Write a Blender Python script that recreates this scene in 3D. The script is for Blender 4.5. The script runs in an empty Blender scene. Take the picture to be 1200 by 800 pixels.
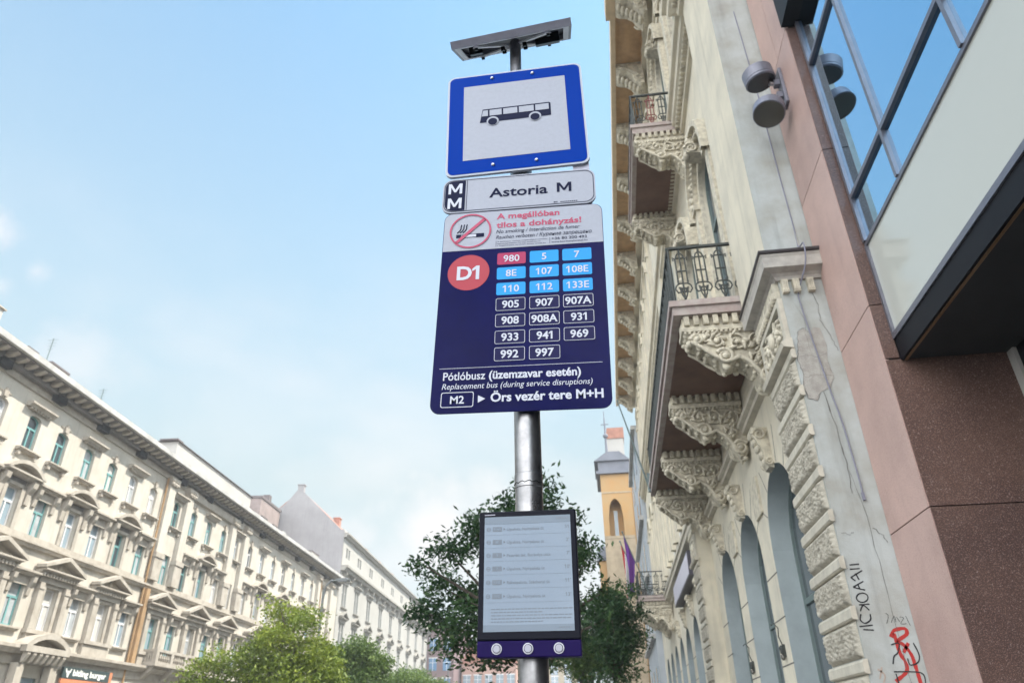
import bpy, math, random
from mathutils import Vector, Matrix, noise, Euler
from math import sin, cos, pi, radians, atan2, sqrt

S = bpy.context.scene
COL = S.collection

# ------------------------------------------------------------------ camera
cd = bpy.data.cameras.new('camera')
cd.sensor_fit = 'HORIZONTAL'; cd.sensor_width = 36.0; cd.lens = 24.96
cd.clip_start = 0.05; cd.clip_end = 4000
cam = bpy.data.objects.new('camera', cd); COL.objects.link(cam)
RX = Vector((0.99097532, 0.13342954, -0.01282476))      # camera right / up / back, in world axes
DN = Vector((-0.07583995, 0.4792144, -0.87441515))
FW = Vector((-0.110527, 0.86749646, 0.48500894))
cam.matrix_world = Matrix(((RX.x, -DN.x, -FW.x, 0), (RX.y, -DN.y, -FW.y, 0), (RX.z, -DN.z, -FW.z, 1.6), (0, 0, 0, 1)))
S.camera = cam
cd.dof.use_dof = True; cd.dof.focus_distance = 2.75; cd.dof.aperture_fstop = 5.0

# ------------------------------------------------------------------ light
SUN_AZ = radians(72)      # from +Y (up the street) towards +X
SUN_EL = radians(56)
S.view_settings.view_transform = 'Standard'; S.view_settings.look = 'None'
S.view_settings.gamma = 1; S.view_settings.use_curve_mapping = False
S.view_settings.exposure = 2.1
W = bpy.data.worlds.new('World'); S.world = W; W.use_nodes = True
nt = W.node_tree; nt.nodes.clear()
out = nt.nodes.new('ShaderNodeOutputWorld'); bg = nt.nodes.new('ShaderNodeBackground')
sky = nt.nodes.new('ShaderNodeTexSky'); sky.sky_type = 'NISHITA'; sky.sun_disc = False
sky.sun_elevation = SUN_EL; sky.sun_rotation = SUN_AZ
sky.altitude = 100; sky.air_density = 1.0; sky.dust_density = 0.7; sky.ozone_density = 1.2
bg.inputs['Strength'].default_value = 0.13
# thin clouds, laid out by direction in the sky
PUFFS = [(-0.657, 0.558, 0.506, 0.075, 0.9), (-0.635, 0.605, 0.480, 0.035, 0.8), (-0.664, 0.593, 0.455, 0.04, 0.7), (-0.617, 0.679, 0.397, 0.1, 0.45), (-0.240, 0.938, 0.251, 0.17, 0.95), (-0.326, 0.919, 0.222, 0.1, 0.8), (-0.152, 0.938, 0.311, 0.09, 0.6), (-0.445, 0.806, 0.390, 0.14, 0.18)]
tc = nt.nodes.new('ShaderNodeTexCoord')
mp = nt.nodes.new('ShaderNodeMapping'); mp.inputs['Scale'].default_value = (2.2, 2.2, 4.2); mp.inputs['Location'].default_value = (0.35, 0.1, 0.55)
n1 = nt.nodes.new('ShaderNodeTexNoise'); n1.inputs['Scale'].default_value = 2.0; n1.inputs['Detail'].default_value = 5; n1.inputs['Roughness'].default_value = 0.45
r1 = nt.nodes.new('ShaderNodeValToRGB'); r1.color_ramp.elements[0].position = 0.46; r1.color_ramp.elements[1].position = 0.80
sep = nt.nodes.new('ShaderNodeSeparateXYZ')
mr = nt.nodes.new('ShaderNodeMapRange'); mr.inputs['From Min'].default_value = 0.62; mr.inputs['From Max'].default_value = 0.2
ml = nt.nodes.new('ShaderNodeMath'); ml.operation = 'MULTIPLY'
m2 = nt.nodes.new('ShaderNodeMath'); m2.operation = 'MULTIPLY'; m2.inputs[1].default_value = 0.8
mx = nt.nodes.new('ShaderNodeMixRGB'); mx.inputs['Color2'].default_value = (2.05, 1.88, 1.86, 1)
# added fill light: a bright unseen cloud bank in the sky behind the camera
mb2 = nt.nodes.new('ShaderNodeMapRange'); mb2.inputs['From Min'].default_value = 0.05; mb2.inputs['From Max'].default_value = -0.45
n2 = nt.nodes.new('ShaderNodeTexNoise'); n2.inputs['Scale'].default_value = 3.0; n2.inputs['Detail'].default_value = 6
r2 = nt.nodes.new('ShaderNodeMapRange'); r2.inputs['From Min'].default_value = 0.3; r2.inputs['From Max'].default_value = 0.55
m3 = nt.nodes.new('ShaderNodeMath'); m3.operation = 'MULTIPLY'
mx2 = nt.nodes.new('ShaderNodeMixRGB'); mx2.inputs['Color2'].default_value = (9.6, 9.8, 10.0, 1)
# pale air towards the horizon
mxh = nt.nodes.new('ShaderNodeMixRGB'); mxh.inputs['Color2'].default_value = (1.09, 1.34, 1.40, 1)
mrh = nt.nodes.new('ShaderNodeMapRange'); mrh.inputs['From Min'].default_value = 0.90; mrh.inputs['From Max'].default_value = 0.30; mrh.inputs['To Max'].default_value = 0.97
tint = nt.nodes.new('ShaderNodeMixRGB'); tint.blend_type = 'MULTIPLY'; tint.inputs['Fac'].default_value = 1; tint.inputs['Color2'].default_value = (0.38, 0.60, 0.58, 1)
L = nt.links.new
L(tc.outputs['Generated'], mp.inputs['Vector']); L(mp.outputs['Vector'], n1.inputs['Vector'])
L(n1.outputs['Fac'], r1.inputs['Fac']); L(tc.outputs['Generated'], sep.inputs['Vector'])
L(sep.outputs['Z'], mr.inputs['Value']); L(r1.outputs['Color'], ml.inputs[0]); L(mr.outputs['Result'], ml.inputs[1])
cur_c = ml.outputs['Value']; nrm_ = nt.nodes.new('ShaderNodeVectorMath'); nrm_.operation = 'NORMALIZE'; L(tc.outputs['Generated'], nrm_.inputs[0])
nw = nt.nodes.new('ShaderNodeTexNoise'); nw.inputs['Scale'].default_value = 6; nw.inputs['Detail'].default_value = 9; nw.inputs['Roughness'].default_value = .62; L(tc.outputs['Generated'], nw.inputs['Vector'])
for dx_, dy_, dz_, rad_, amt_ in PUFFS:
    dp = nt.nodes.new('ShaderNodeVectorMath'); dp.operation = 'DISTANCE'; dp.inputs[1].default_value = Vector((dx_, dy_, dz_)).normalized(); L(nrm_.outputs['Vector'], dp.inputs[0])
    ad = nt.nodes.new('ShaderNodeMath'); ad.operation = 'MULTIPLY_ADD'; ad.inputs[1].default_value = rad_*2.6; L(nw.outputs['Fac'], ad.inputs[0]); L(dp.outputs['Value'], ad.inputs[2])
    rr0 = nt.nodes.new('ShaderNodeMapRange'); rr0.interpolation_type = 'SMOOTHSTEP'; rr0.inputs['From Min'].default_value = rad_*2.15; rr0.inputs['From Max'].default_value = rad_*1.2; rr0.inputs['To Max'].default_value = amt_; L(ad.outputs['Value'], rr0.inputs['Value'])
    mxx = nt.nodes.new('ShaderNodeMath'); mxx.operation = 'MAXIMUM'; L(cur_c, mxx.inputs[0]); L(rr0.outputs['Result'], mxx.inputs[1]); cur_c = mxx.outputs['Value']
L(cur_c, m2.inputs[0])
L(sep.outputs['Y'], mb2.inputs['Value']); L(tc.outputs['Generated'], n2.inputs['Vector']); L(n2.outputs['Fac'], r2.inputs['Value'])
L(mb2.outputs['Result'], m3.inputs[0]); L(r2.outputs['Result'], m3.inputs[1]); L(m3.outputs['Value'], mx2.inputs['Fac'])
L(m2.outputs['Value'], mx.inputs['Fac'])
L(sky.outputs['Color'], tint.inputs['Color1']); L(tint.outputs['Color'], mxh.inputs['Color1']); L(sep.outputs['Z'], mrh.inputs['Value']); L(mrh.outputs['Result'], mxh.inputs['Fac'])
L(mxh.outputs['Color'], mx.inputs['Color1']); L(mx.outputs['Color'], mx2.inputs['Color1']); L(mx2.outputs['Color'], bg.inputs['Color']); L(bg.outputs['Background'], out.inputs['Surface'])

sl = bpy.data.lights.new('sun', 'SUN'); sl.energy = 2.2; sl.angle = radians(0.5); sl.color = (1.0, 0.93, 0.82)
so = bpy.data.objects.new('sun', sl); COL.objects.link(so); so.location = (30, 40, 60)
sd = Vector((sin(SUN_AZ)*cos(SUN_EL), cos(SUN_AZ)*cos(SUN_EL), sin(SUN_EL)))
so.rotation_euler = sd.to_track_quat('Z', 'Y').to_euler()

# ------------------------------------------------------------------ helpers
def tag(o, label=None, cat=None, group=None, kind=None):
    if label: o['label'] = label
    if cat: o['category'] = cat
    if group: o['group'] = group
    if kind: o['kind'] = kind
    return o

def empty(name, loc=(0, 0, 0), rotz=0, label=None, cat=None, group=None):
    o = bpy.data.objects.new(name, None); COL.objects.link(o)
    o.location = loc; o.rotation_euler = (0, 0, rotz); o.empty_display_size = 0.3
    return tag(o, label, cat, group)

def link_copy(o, parent, loc):
    c = o.copy(); COL.objects.link(c); c.parent = parent; c.location = loc
    return c

class MB:
    """collects shapes into one mesh"""
    def __init__(s): s.v = []; s.f = []; s.m = []; s.smooth = []
    def add(s, vs, fs, m=0, sm=False):
        b = len(s.v); s.v.extend(vs)
        for f in fs:
            s.f.append([i+b for i in f]); s.m.append(m); s.smooth.append(sm)
    def box(s, x0, x1, y0, y1, z0, z1, m=0):
        s.add([(x0,y0,z0),(x1,y0,z0),(x1,y1,z0),(x0,y1,z0),(x0,y0,z1),(x1,y0,z1),(x1,y1,z1),(x0,y1,z1)],
              [(0,3,2,1),(4,5,6,7),(0,1,5,4),(1,2,6,5),(2,3,7,6),(3,0,4,7)], m)
    def prism(s, poly, axis, a, b, m=0, caps=True, sm=False):
        def P(p, t):
            if axis == 'x': return (t, p[0], p[1])
            if axis == 'y': return (p[0], t, p[1])
            return (p[0], p[1], t)
        n = len(poly)
        vs = [P(p, a) for p in poly]+[P(p, b) for p in poly]
        s.add(vs, [(i, (i+1) % n, n+(i+1) % n, n+i) for i in range(n)], m, sm)
        if caps:
            s.add(vs, [tuple(range(n))[::-1], tuple(range(n, 2*n))], m)
    def tube(s, pts, r, n=6, m=0, closed=False, caps=True):
        pts = [Vector(p) for p in pts]; k = len(pts)
        rr = r if isinstance(r, (list, tuple)) else [r]*k
        rings = []; up = None
        for i, p in enumerate(pts):
            if closed: t = pts[(i+1) % k]-pts[i-1]
            else: t = pts[min(i+1, k-1)]-pts[max(i-1, 0)]
            if t.length < 1e-9: t = Vector((0, 0, 1))
            t.normalize()
            if up is None: up = Vector((0, 0, 1)) if abs(t.z) < .9 else Vector((1, 0, 0))
            x = t.cross(up)
            if x.length < 1e-4: x = t.orthogonal()
            x.normalize(); y = x.cross(t); up = y
            rings.append([p+x*rr[i]*cos(2*pi*j/n)+y*rr[i]*sin(2*pi*j/n) for j in range(n)])
        vs = [tuple(q) for R in rings for q in R]; fs = []
        for i in range(k if closed else k-1):
            a, b = i*n, ((i+1) % k)*n
            fs += [(a+j, a+(j+1) % n, b+(j+1) % n, b+j) for j in range(n)]
        s.add(vs, fs, m, True)
        if caps and not closed: s.add(vs, [tuple(range(n))[::-1], tuple(range((k-1)*n, k*n))], m)
    def ell(s, c, r, m=0, nu=8, nv=5, rot=None):
        vs = []; fs = []
        for i in range(nv+1):
            a = pi*i/nv
            for j in range(nu):
                b = 2*pi*j/nu
                q = Vector((r[0]*sin(a)*cos(b), r[1]*sin(a)*sin(b), r[2]*cos(a)))
                if rot is not None: q = rot @ q
                vs.append((c[0]+q.x, c[1]+q.y, c[2]+q.z))
        for i in range(nv):
            for j in range(nu):
                fs.append((i*nu+j, (i+1)*nu+j, (i+1)*nu+(j+1) % nu, i*nu+(j+1) % nu))
        s.add(vs, fs, m, True)
    def lathe(s, prof, c, n=20, m=0, M=None, cap=True):
        """profile (r,z) round the z axis, optionally turned by M"""
        vs = []
        for r, z in prof:
            for j in range(n):
                q = Vector((r*cos(2*pi*j/n), r*sin(2*pi*j/n), z))
                if M is not None: q = M @ q
                vs.append((c[0]+q.x, c[1]+q.y, c[2]+q.z))
        for i in range(len(prof)-1):      # each segment keeps its own rings, so the edges between them stay crisp
            s.add(vs[i*n:(i+2)*n], [(j, (j+1) % n, n+(j+1) % n, n+j) for j in range(n)], m, True)
        if cap: s.add(vs, [tuple(range(n))[::-1], tuple(range((len(prof)-1)*n, len(prof)*n))], m)
    def flat(s, poly, y, m=0):
        """flat polygon (x,z) facing -y"""
        s.add([(p[0], y, p[1]) for p in poly], [tuple(range(len(poly)))], m)
    def build(s, name, mats, parent=None, loc=None, bevel=0, recalc=False):
        me = bpy.data.meshes.new(name)
        me.from_pydata([tuple(v) for v in s.v], [], s.f)
        if not isinstance(mats, (list, tuple)): mats = [mats]
        for x in mats: me.materials.append(x)
        me.polygons.foreach_set('material_index', s.m)
        me.polygons.foreach_set('use_smooth', s.smooth)
        me.update()
        if recalc:
            import bmesh
            bm = bmesh.new(); bm.from_mesh(me); bmesh.ops.recalc_face_normals(bm, faces=bm.faces[:]); bm.to_mesh(me); bm.free()
        o = bpy.data.objects.new(name, me); COL.objects.link(o)
        if parent: o.parent = parent
        if loc: o.location = loc
        if bevel:
            bv = o.modifiers.new('bevel', 'BEVEL'); bv.width = bevel; bv.segments = 2; bv.limit_method = 'ANGLE'
        return o

_tx = {}
def text_geo(body, bold=0.0, shear=0.0, space=1.0):
    k = (body, bold, shear, space)
    if k not in _tx:
        c = bpy.data.curves.new('lettering', 'FONT'); c.body = body; c.size = 1; c.offset = bold; c.shear = shear
        c.space_character = space; c.resolution_u = 3; c.align_x = 'LEFT'
        o = bpy.data.objects.new('lettering', c); COL.objects.link(o)
        dg = bpy.context.evaluated_depsgraph_get(); dg.update()
        me = bpy.data.meshes.new_from_object(o.evaluated_get(dg))
        vs = [(v.co.x, v.co.y) for v in me.vertices]; fs = [tuple(p.vertices) for p in me.polygons]
        bpy.data.objects.remove(o); bpy.data.curves.remove(c); bpy.data.meshes.remove(me)
        if '1' in body and 'I' not in body and 'l' not in body and len(body) < 6:
            par = list(range(len(vs)))          # give the plain bar of the figure 1 its flag
            def fd(i):
                while par[i] != i: i = par[i]
                return i
            for f in fs:
                for i in f[1:]: par[fd(i)] = fd(f[0])
            isl = {}
            for i in range(len(vs)): isl.setdefault(fd(i), []).append(vs[i])
            for q in isl.values():
                a0 = min(x[0] for x in q); a1 = max(x[0] for x in q); b0 = min(x[1] for x in q); b1 = max(x[1] for x in q)
                if b1-b0 > .5 and a1-a0 < .22:
                    t = (a1-a0); n0 = len(vs)
                    vs += [(a0+.01, b1), (a0+.01, b1-t*1.15), (a0-.17, b1-.17-t*.75), (a0-.17, b1-.17+t*.05), (a0+t*.3, b1)]
                    fs.append((n0, n0+3, n0+2, n0+1)); vs[n0] = (a0+.01, b1)
        _tx[k] = (vs, fs)
    return _tx[k]

def put_text(mb, body, x, z, y, cap=None, width=None, m=0, bold=0.012, shear=0, align='l', space=1.0, maxw=None):
    """lettering in the xz plane facing -y; z is the baseline, cap the capital height"""
    vs, fs = text_geo(body, bold, shear, space)
    if not vs: return
    x0 = min(v[0] for v in vs); x1 = max(v[0] for v in vs)
    s = (cap/0.73) if cap else width/(x1-x0)
    sx = width/(x1-x0) if width else s
    if maxw and (x1-x0)*sx > maxw: sx = maxw/(x1-x0)
    w = (x1-x0)*sx
    ox = x if align == 'l' else x-w/2 if align == 'c' else x-w
    mb.add([(ox+(v[0]-x0)*sx, y, z+v[1]*s) for v in vs], fs, m)

def rrect(x0, x1, z0, z1, r, n=6):
    p = []
    for cx, cz, a0 in ((x1-r, z1-r, 0), (x0+r, z1-r, 90), (x0+r, z0+r, 180), (x1-r, z0+r, 270)):
        for i in range(n+1):
            a = radians(a0+90*i/n); p.append((cx+r*cos(a), cz+r*sin(a)))
    return p
def ring(mb, outer, inner, y, m=0):
    n = len(outer)
    vs = [(p[0], y, p[1]) for p in outer]+[(p[0], y, p[1]) for p in inner]
    mb.add(vs, [(i, (i+1) % n, n+(i+1) % n, n+i) for i in range(n)], m)
def glyph_M(mb, x, z, w, h, y, m=0):
    q = [(0, 0), (0, 1), (.21, 1), (.5, .40), (.79, 1), (1, 1), (1, 0), (.81, 0), (.81, .66), (.57, .16), (.43, .16), (.19, .66), (.19, 0)]
    P = lambda i: (x+q[i][0]*w, y, z+q[i][1]*h)
    for f in ((0, 12, 11, 1), (1, 11, 2), (2, 11, 10, 3), (3, 10, 9), (3, 9, 8, 4), (4, 8, 5), (5, 8, 7, 6)): mb.add([P(i) for i in f], [tuple(range(len(f)))], m)
def circ(cx, cz, r, n=40): return [(cx+r*cos(2*pi*i/n), cz+r*sin(2*pi*i/n)) for i in range(n)]

# ------------------------------------------------------------------ materials
def mat(name, col, rough=0.6, metal=0.0, spec=0.5, var=0.0, vscale=3.0, bump=0.0, bscale=30.0, col2=None, streak=0.0, speck=None, emit=None, slabs=0.0, rvar=0.0):
    m = bpy.data.materials.new(name); m.use_nodes = True
    t = m.node_tree; b = t.nodes['Principled BSDF']
    b.inputs['Base Color'].default_value = (*col, 1); b.inputs['Roughness'].default_value = rough
    b.inputs['Metallic'].default_value = metal; b.inputs['Specular IOR Level'].default_value = spec
    geo = t.nodes.new('ShaderNodeNewGeometry'); cur = None
    def nz(scale, detail, vec=None, rough_=0.6):
        n = t.nodes.new('ShaderNodeTexNoise'); n.inputs['Scale'].default_value = scale; n.inputs['Detail'].default_value = detail
        n.inputs['Roughness'].default_value = rough_
        t.links.new(vec if vec else geo.outputs['Position'], n.inputs['Vector']); return n
    def mixc(fac, c1, c2):
        x = t.nodes.new('ShaderNodeMixRGB')
        t.links.new(fac, x.inputs['Fac'])
        if isinstance(c1, tuple): x.inputs['Color1'].default_value = (*c1, 1)
        else: t.links.new(c1, x.inputs['Color1'])
        x.inputs['Color2'].default_value = (*c2, 1); return x.outputs['Color']
    def ramp(sock, a, b_):
        r = t.nodes.new('ShaderNodeMapRange'); r.inputs['From Min'].default_value = a; r.inputs['From Max'].default_value = b_
        t.links.new(sock, r.inputs['Value']); return r.outputs['Result']
    cur = col
    if var > 0:
        c2 = col2 if col2 else tuple(max(0, c*(1-var)) for c in col)
        n = nz(vscale, 6)
        cur = mixc(ramp(n.outputs['Fac'], 0.38, 0.68), cur, c2)
    if streak > 0:
        mpn = t.nodes.new('ShaderNodeMapping'); mpn.inputs['Scale'].default_value = (5, 5, 0.35)
        t.links.new(geo.outputs['Position'], mpn.inputs['Vector'])
        n = nz(1.0, 8, mpn.outputs['Vector'], 0.65)
        f = t.nodes.new('ShaderNodeMath'); f.operation = 'MULTIPLY'; f.inputs[1].default_value = streak
        t.links.new(ramp(n.outputs['Fac'], 0.52, 0.75), f.inputs[0])
        base = col2 if col2 else col
        cur = mixc(f.outputs[0], cur, tuple(c*0.45 for c in base))
    if speck:
        for sc, lo, hi, c in speck:
            n = nz(sc, 2, None, 0.5)
            cur = mixc(ramp(n.outputs['Fac'], lo, hi), cur, c)
    if slabs > 0:       # each slab its own tone
        ri = ramp(geo.outputs['Random Per Island'], 0, 1)
        mxs = t.nodes.new('ShaderNodeMixRGB'); mxs.blend_type = 'MULTIPLY'; mxs.inputs['Fac'].default_value = 1
        cr = t.nodes.new('ShaderNodeValToRGB'); cr.color_ramp.elements[0].color = (1-slabs, 1-slabs, 1-slabs*.9, 1); cr.color_ramp.elements[1].color = (1+slabs*.5, 1+slabs*.45, 1+slabs*.4, 1)
        t.links.new(ri, cr.inputs['Fac'])
        if isinstance(cur, tuple): mxs.inputs['Color1'].default_value = (*cur, 1)
        else: t.links.new(cur, mxs.inputs['Color1'])
        t.links.new(cr.outputs['Color'], mxs.inputs['Color2']); cur = mxs.outputs['Color']
    if rvar > 0:        # uneven sheen
        n = nz(6.5, 8, None, .7); rr = t.nodes.new('ShaderNodeMapRange'); rr.inputs['From Min'].default_value = .4; rr.inputs['From Max'].default_value = .7
        rr.inputs['To Min'].default_value = rough; rr.inputs['To Max'].default_value = rough+rvar; t.links.new(n.outputs['Fac'], rr.inputs['Value']); t.links.new(rr.outputs['Result'], b.inputs['Roughness'])
    if not isinstance(cur, tuple): t.links.new(cur, b.inputs['Base Color'])
    if bump > 0:
        n = nz(bscale, 5)
        bp = t.nodes.new('ShaderNodeBump'); bp.inputs['Strength'].default_value = bump; bp.inputs['Distance'].default_value = 0.02
        t.links.new(n.outputs['Fac'], bp.inputs['Height']); t.links.new(bp.outputs['Normal'], b.inputs['Normal'])
    if emit:
        b.inputs['Emission Color'].default_value = (*emit[0], 1); b.inputs['Emission Strength'].default_value = emit[1]
    return m

M = {}
M['sign_blue'] = mat('sign_blue', (0.0008, 0.036, 0.30), 0.4, spec=.03)
M['sign_white'] = mat('sign_white', (0.36, 0.38, 0.445), 0.45, spec=.3, var=0.06, vscale=60)
M['sign_edge'] = mat('sign_edge', (0.40, 0.43, 0.50), 0.4)
M['navy'] = mat('navy', (0.005, 0.006, 0.068), 0.06, spec=0.06, rvar=.2, var=0.3, vscale=4, bump=0.02, bscale=7)
M['navy_text'] = mat('navy_text', (0.010, 0.013, 0.040), 0.35, spec=.06)
M['red_text'] = mat('red_text', (0.40, 0.015, 0.08), 0.35)
M['magenta'] = mat('magenta', (0.36, 0.018, 0.09), 0.3, spec=.25)
M['coral'] = mat('coral', (0.38, 0.035, 0.055), 0.3, spec=.25)
M['cyan'] = mat('cyan', (0.0, 0.28, 0.70), 0.3, spec=.25)
M['white_text'] = mat('white_text', (0.50, 0.52, 0.60), 0.35)
M['badge_grey'] = mat('badge_grey', (0.075, 0.08, 0.16), 0.3, spec=.25)
M['black'] = mat('black', (0.012, 0.012, 0.014), 0.4, spec=.1)
M['alu'] = mat('alu', (0.42, 0.42, 0.45), 0.42, metal=0.85, var=0.25, vscale=25)
M['alu_frame'] = mat('alu_frame', (0.30, 0.30, 0.36), 0.45, metal=0.6, var=0.2, vscale=12)
M['steel'] = mat('steel', (0.34, 0.335, 0.34), 0.27, metal=0.92, var=0.35, vscale=16, bump=0.06, bscale=120, rvar=.2)
M['bolt'] = mat('bolt', (0.55, 0.55, 0.58), 0.3, metal=0.9)
M['device'] = mat('device', (0.008, 0.009, 0.016), 0.5, spec=.10)
M['device_base'] = mat('device_base', (0.012, 0.006, 0.06), 0.45, spec=.06)
M['eink'] = mat('eink', (0.165, 0.225, 0.30), 0.12, spec=0.5, var=0.05, vscale=5)
M['eink_bar'] = mat('eink_bar', (0.12, 0.165, 0.22), 0.2)
M['eink_text'] = mat('eink_text', (0.075, 0.095, 0.125), 0.3)
M['eink_mid'] = mat('eink_mid', (0.10, 0.13, 0.17), 0.3)
M['button'] = mat('button', (0.36, 0.36, 0.42), 0.35)
M['button_rim'] = mat('button_rim', (0.52, 0.52, 0.58), 0.35)

YS = 2.15
# ------------------------------------------------------------------ bus stop
stop = empty('bus_stop', (-0.2345, 2.215, 0), 0, 'tall steel bus stop post with blue bus sign, route board, e-paper display and solar panel', 'bus stop')
OFF = Vector((0.2345, -2.215, 0))
def sp(mb, name, mats, parent=None, roll=0, pivot=None, bevel=0):
    """link a part of the bus stop given in world coordinates, rolled by a degree or so about its centre"""
    if roll:
        c, s_ = cos(radians(roll)), sin(radians(roll)); px, pz = pivot
        mb.v = [(px+(x-px)*c-(z-pz)*s_, y, pz+(x-px)*s_+(z-pz)*c) for x, y, z in mb.v]
    mb.v = [(x+OFF.x, y+OFF.y, z) for x, y, z in mb.v]
    o = mb.build(name, mats, parent or stop, bevel=bevel)
    return o
p = MB()
p.lathe([(0.0445, 0.0), (0.0445, 2.29), (0.0462, 2.292), (0.0462, 2.335), (0.0445, 2.337), (0.0445, 4.12), (0.043, 4.125)], (-0.2345, 2.215, 0), 40)
p.lathe([(0.075, 0.0), (0.075, 0.02), (0.05, 0.03)], (-0.2345, 2.215, 0), 32)
sp(p, 'pole', M['steel'])
p = MB(); p.lathe([(0.026, 4.10), (0.026, 4.43)], (-0.2465, 2.215, 0), 28); p.lathe([(0.034, 4.125), (0.034, 4.195), (0.026, 4.2)], (-0.2465, 2.215, 0), 28)
sp(p, 'upper_pole', M['alu'])

# solar panel on its tilted cradle
sol = None
p = MB()
def solv(mb, q0=0):
    R_ = Euler((radians(43), radians(-4.0), radians(-2.2))).to_matrix(); c = Vector((-0.256, 2.213, 4.449))
    mb.v = [tuple(R_ @ Vector(v)+c) for v in mb.v]
for x0, x1, y0, y1 in ((-.272, .272, -.182, -.170), (-.272, .272, .170, .182), (-.272, -.260, -.170, .170), (.260, .272, -.170, .170)):
    p.box(x0, x1, y0, y1, -.018, .015, 0)
for x0, x1, y0, y1 in ((-.260, .260, -.170, -.150), (-.260, .260, .150, .170), (-.260, -.235, -.150, .150), (.235, .260, -.150, .150)):
    p.box(x0, x1, y0, y1, -.018, -.014, 2)
p.box(-.259, .259, -.169, .169, .008, .014, 1)
solv(p); sol = sp(p, 'solar_panel', [M['alu_frame'], mat('panel_back', (0.13, 0.14, 0.18), 0.5, var=0.3, vscale=9), mat('frame_lip', (0.82, 0.84, 0.92), 0.45)])
p = MB()
for a, b in (((-.02, -.02), (-.17, -.15)), ((-.02, .02), (-.17, .15)), ((.02, -.02), (.17, -.15)), ((.02, .02), (.17, .15))):
    ax, ay = a; bx_, by_ = b; nx, ny = -(by_-ay), bx_-ax; l = sqrt(nx*nx+ny*ny); nx, ny = nx/l*.014, ny/l*.014
    p.prism([(ax+nx, ay+ny), (ax-nx, ay-ny), (bx_-nx, by_-ny), (bx_+nx, by_+ny)], 'z', -.026, -.019, 0)
    p.lathe([(.008, -.036), (.008, -.026)], (bx_*.97, by_*.97, 0), 10, 1)
    p.lathe([(.010, -.044), (.010, -.026)], (bx_*.3, by_*.3, 0), 10, 1)
p.box(-.035, .035, -.035, .035, -.04, -.027, 0)
solv(p); sp(p, 'cradle_bracket', [mat('cradle_white', (0.8, 0.8, 0.84), 0.4), M['black']], sol)
for q in ((.10, .215, .04, .11, -.035, .007), (-.21, -.15, -.02, .03, -.03, .007)):
    p = MB(); p.box(*q, 0); solv(p); sp(p, 'junction_box', [M['black']], sol)

# square bus sign
x0, x1, z0, z1 = -.540, .048, 3.586, 4.167; PV = (-.246, 3.876); RO = 0.45
p = MB(); p.prism(rrect(x0, x1, z0, z1, .032), 'y', YS, YS+.012, 0)
p.flat(rrect(x0+.009, x1-.009, z0+.009, z1-.009, .026), YS-.0012, 1)
p.flat([(-.468, 3.665), (-.026, 3.665), (-.026, 4.096), (-.468, 4.096)], YS-.0024, 2)
bus_sign = sp(p, 'bus_sign', [M['sign_edge'], M['sign_blue'], M['sign_white']], roll=RO, pivot=PV)
p = MB(); y = YS-.0036
bx0, bx1, bz0, bz1 = -.397, -.094, 3.868, 3.945
p.flat([(bx0, bz0), (bx1, bz0), (bx1, bz1-.006), (bx1-.006, bz1), (bx0+.012, bz1)], y, 0)
for a, b in ((-.389, -.362), (-.355, -.303), (-.296, -.236), (-.229, -.166), (-.159, -.102)):
    if a < -.38: p.flat([(a, 3.903), (b, 3.903), (b, 3.937), (a+.006, 3.937)], y-.0012, 1)
    else: p.flat([(a, 3.903), (b, 3.903), (b, 3.937), (a, 3.937)], y-.0012, 1)
for cx in (-.342, -.162):
    p.flat(circ(cx, 3.871, .026, 24), y-.0012, 1); p.flat(circ(cx, 3.867, .0195, 24), y-.0024, 0)
sp(p, 'bus_pictogram', [M['navy_text'], M['sign_white']], bus_sign, roll=RO, pivot=PV)
for bx_, bz_ in ((-.343, 4.134), (-.165, 4.134), (-.343, 3.628), (-.165, 3.628)):
    p = MB(); p.lathe([(.0075, 0), (.0075, .003), (.0045, .0065)], (bx_, YS-.0015, bz_), 14, M=Matrix.Rotation(pi/2, 3, 'X'))
    sp(p, 'bolt', M['bolt'], bus_sign, roll=RO, pivot=PV)

# stop name plate
x0, x1, z0, z1 = -.545, .062, 3.391, 3.563; PV = (-.2415, 3.477); RO = -1.5
p = MB(); p.prism(rrect(x0, x1, z0, z1, .04), 'y', YS, YS+.010, 0)
ring(p, rrect(x0+.006, x1-.006, z0+.006, z1-.006, .036), rrect(x0+.0085, x1-.0085, z0+.0085, z1-.0085, .034), YS-.0012, 1)
name = sp(p, 'name_plate', [M['sign_white'], M['navy_text']], roll=RO, pivot=PV)
p = MB(); pts = [q for q in rrect(x0+.0105, x1, z0+.0105, z1-.0105, .034) if q[0] < -.45]
p.flat(pts+[(-.453, z0+.0105), (-.453, z1-.0105)] if False else [(-.453, z1-.0105)]+[q for q in pts]+[(-.453, z0+.0105)], YS-.0012, 0)
p.box(-.4475, -.4455, YS-.0012, YS-.0002, z0+.0105, z1-.0105, 0)
glyph_M(p, -.522, 3.486, .056, .052, YS-.0024, 1); glyph_M(p, -.522, 3.412, .056, .052, YS-.0024, 1)
sp(p, 'metro_symbol', [M['navy_text'], M['white_text']], name, roll=RO, pivot=PV)
p = MB(); put_text(p, 'Astoria', -.356, 3.456, YS-.0012, cap=.047, width=.232, bold=.018); glyph_M(p, -.088, 3.456, .057, .047, YS-.0012, 0)
put_text(p, 'BKK', -.101, 3.404, YS-.0012, cap=.0062, m=0, bold=.03)
for k in range(9): p.box(-.075+k*.0075, -.070+k*.0075, YS-.0012, YS-.0006, 3.4045, 3.4085, 0)
sp(p, 'lettering', [M['navy_text']], name, roll=RO, pivot=PV)

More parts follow.
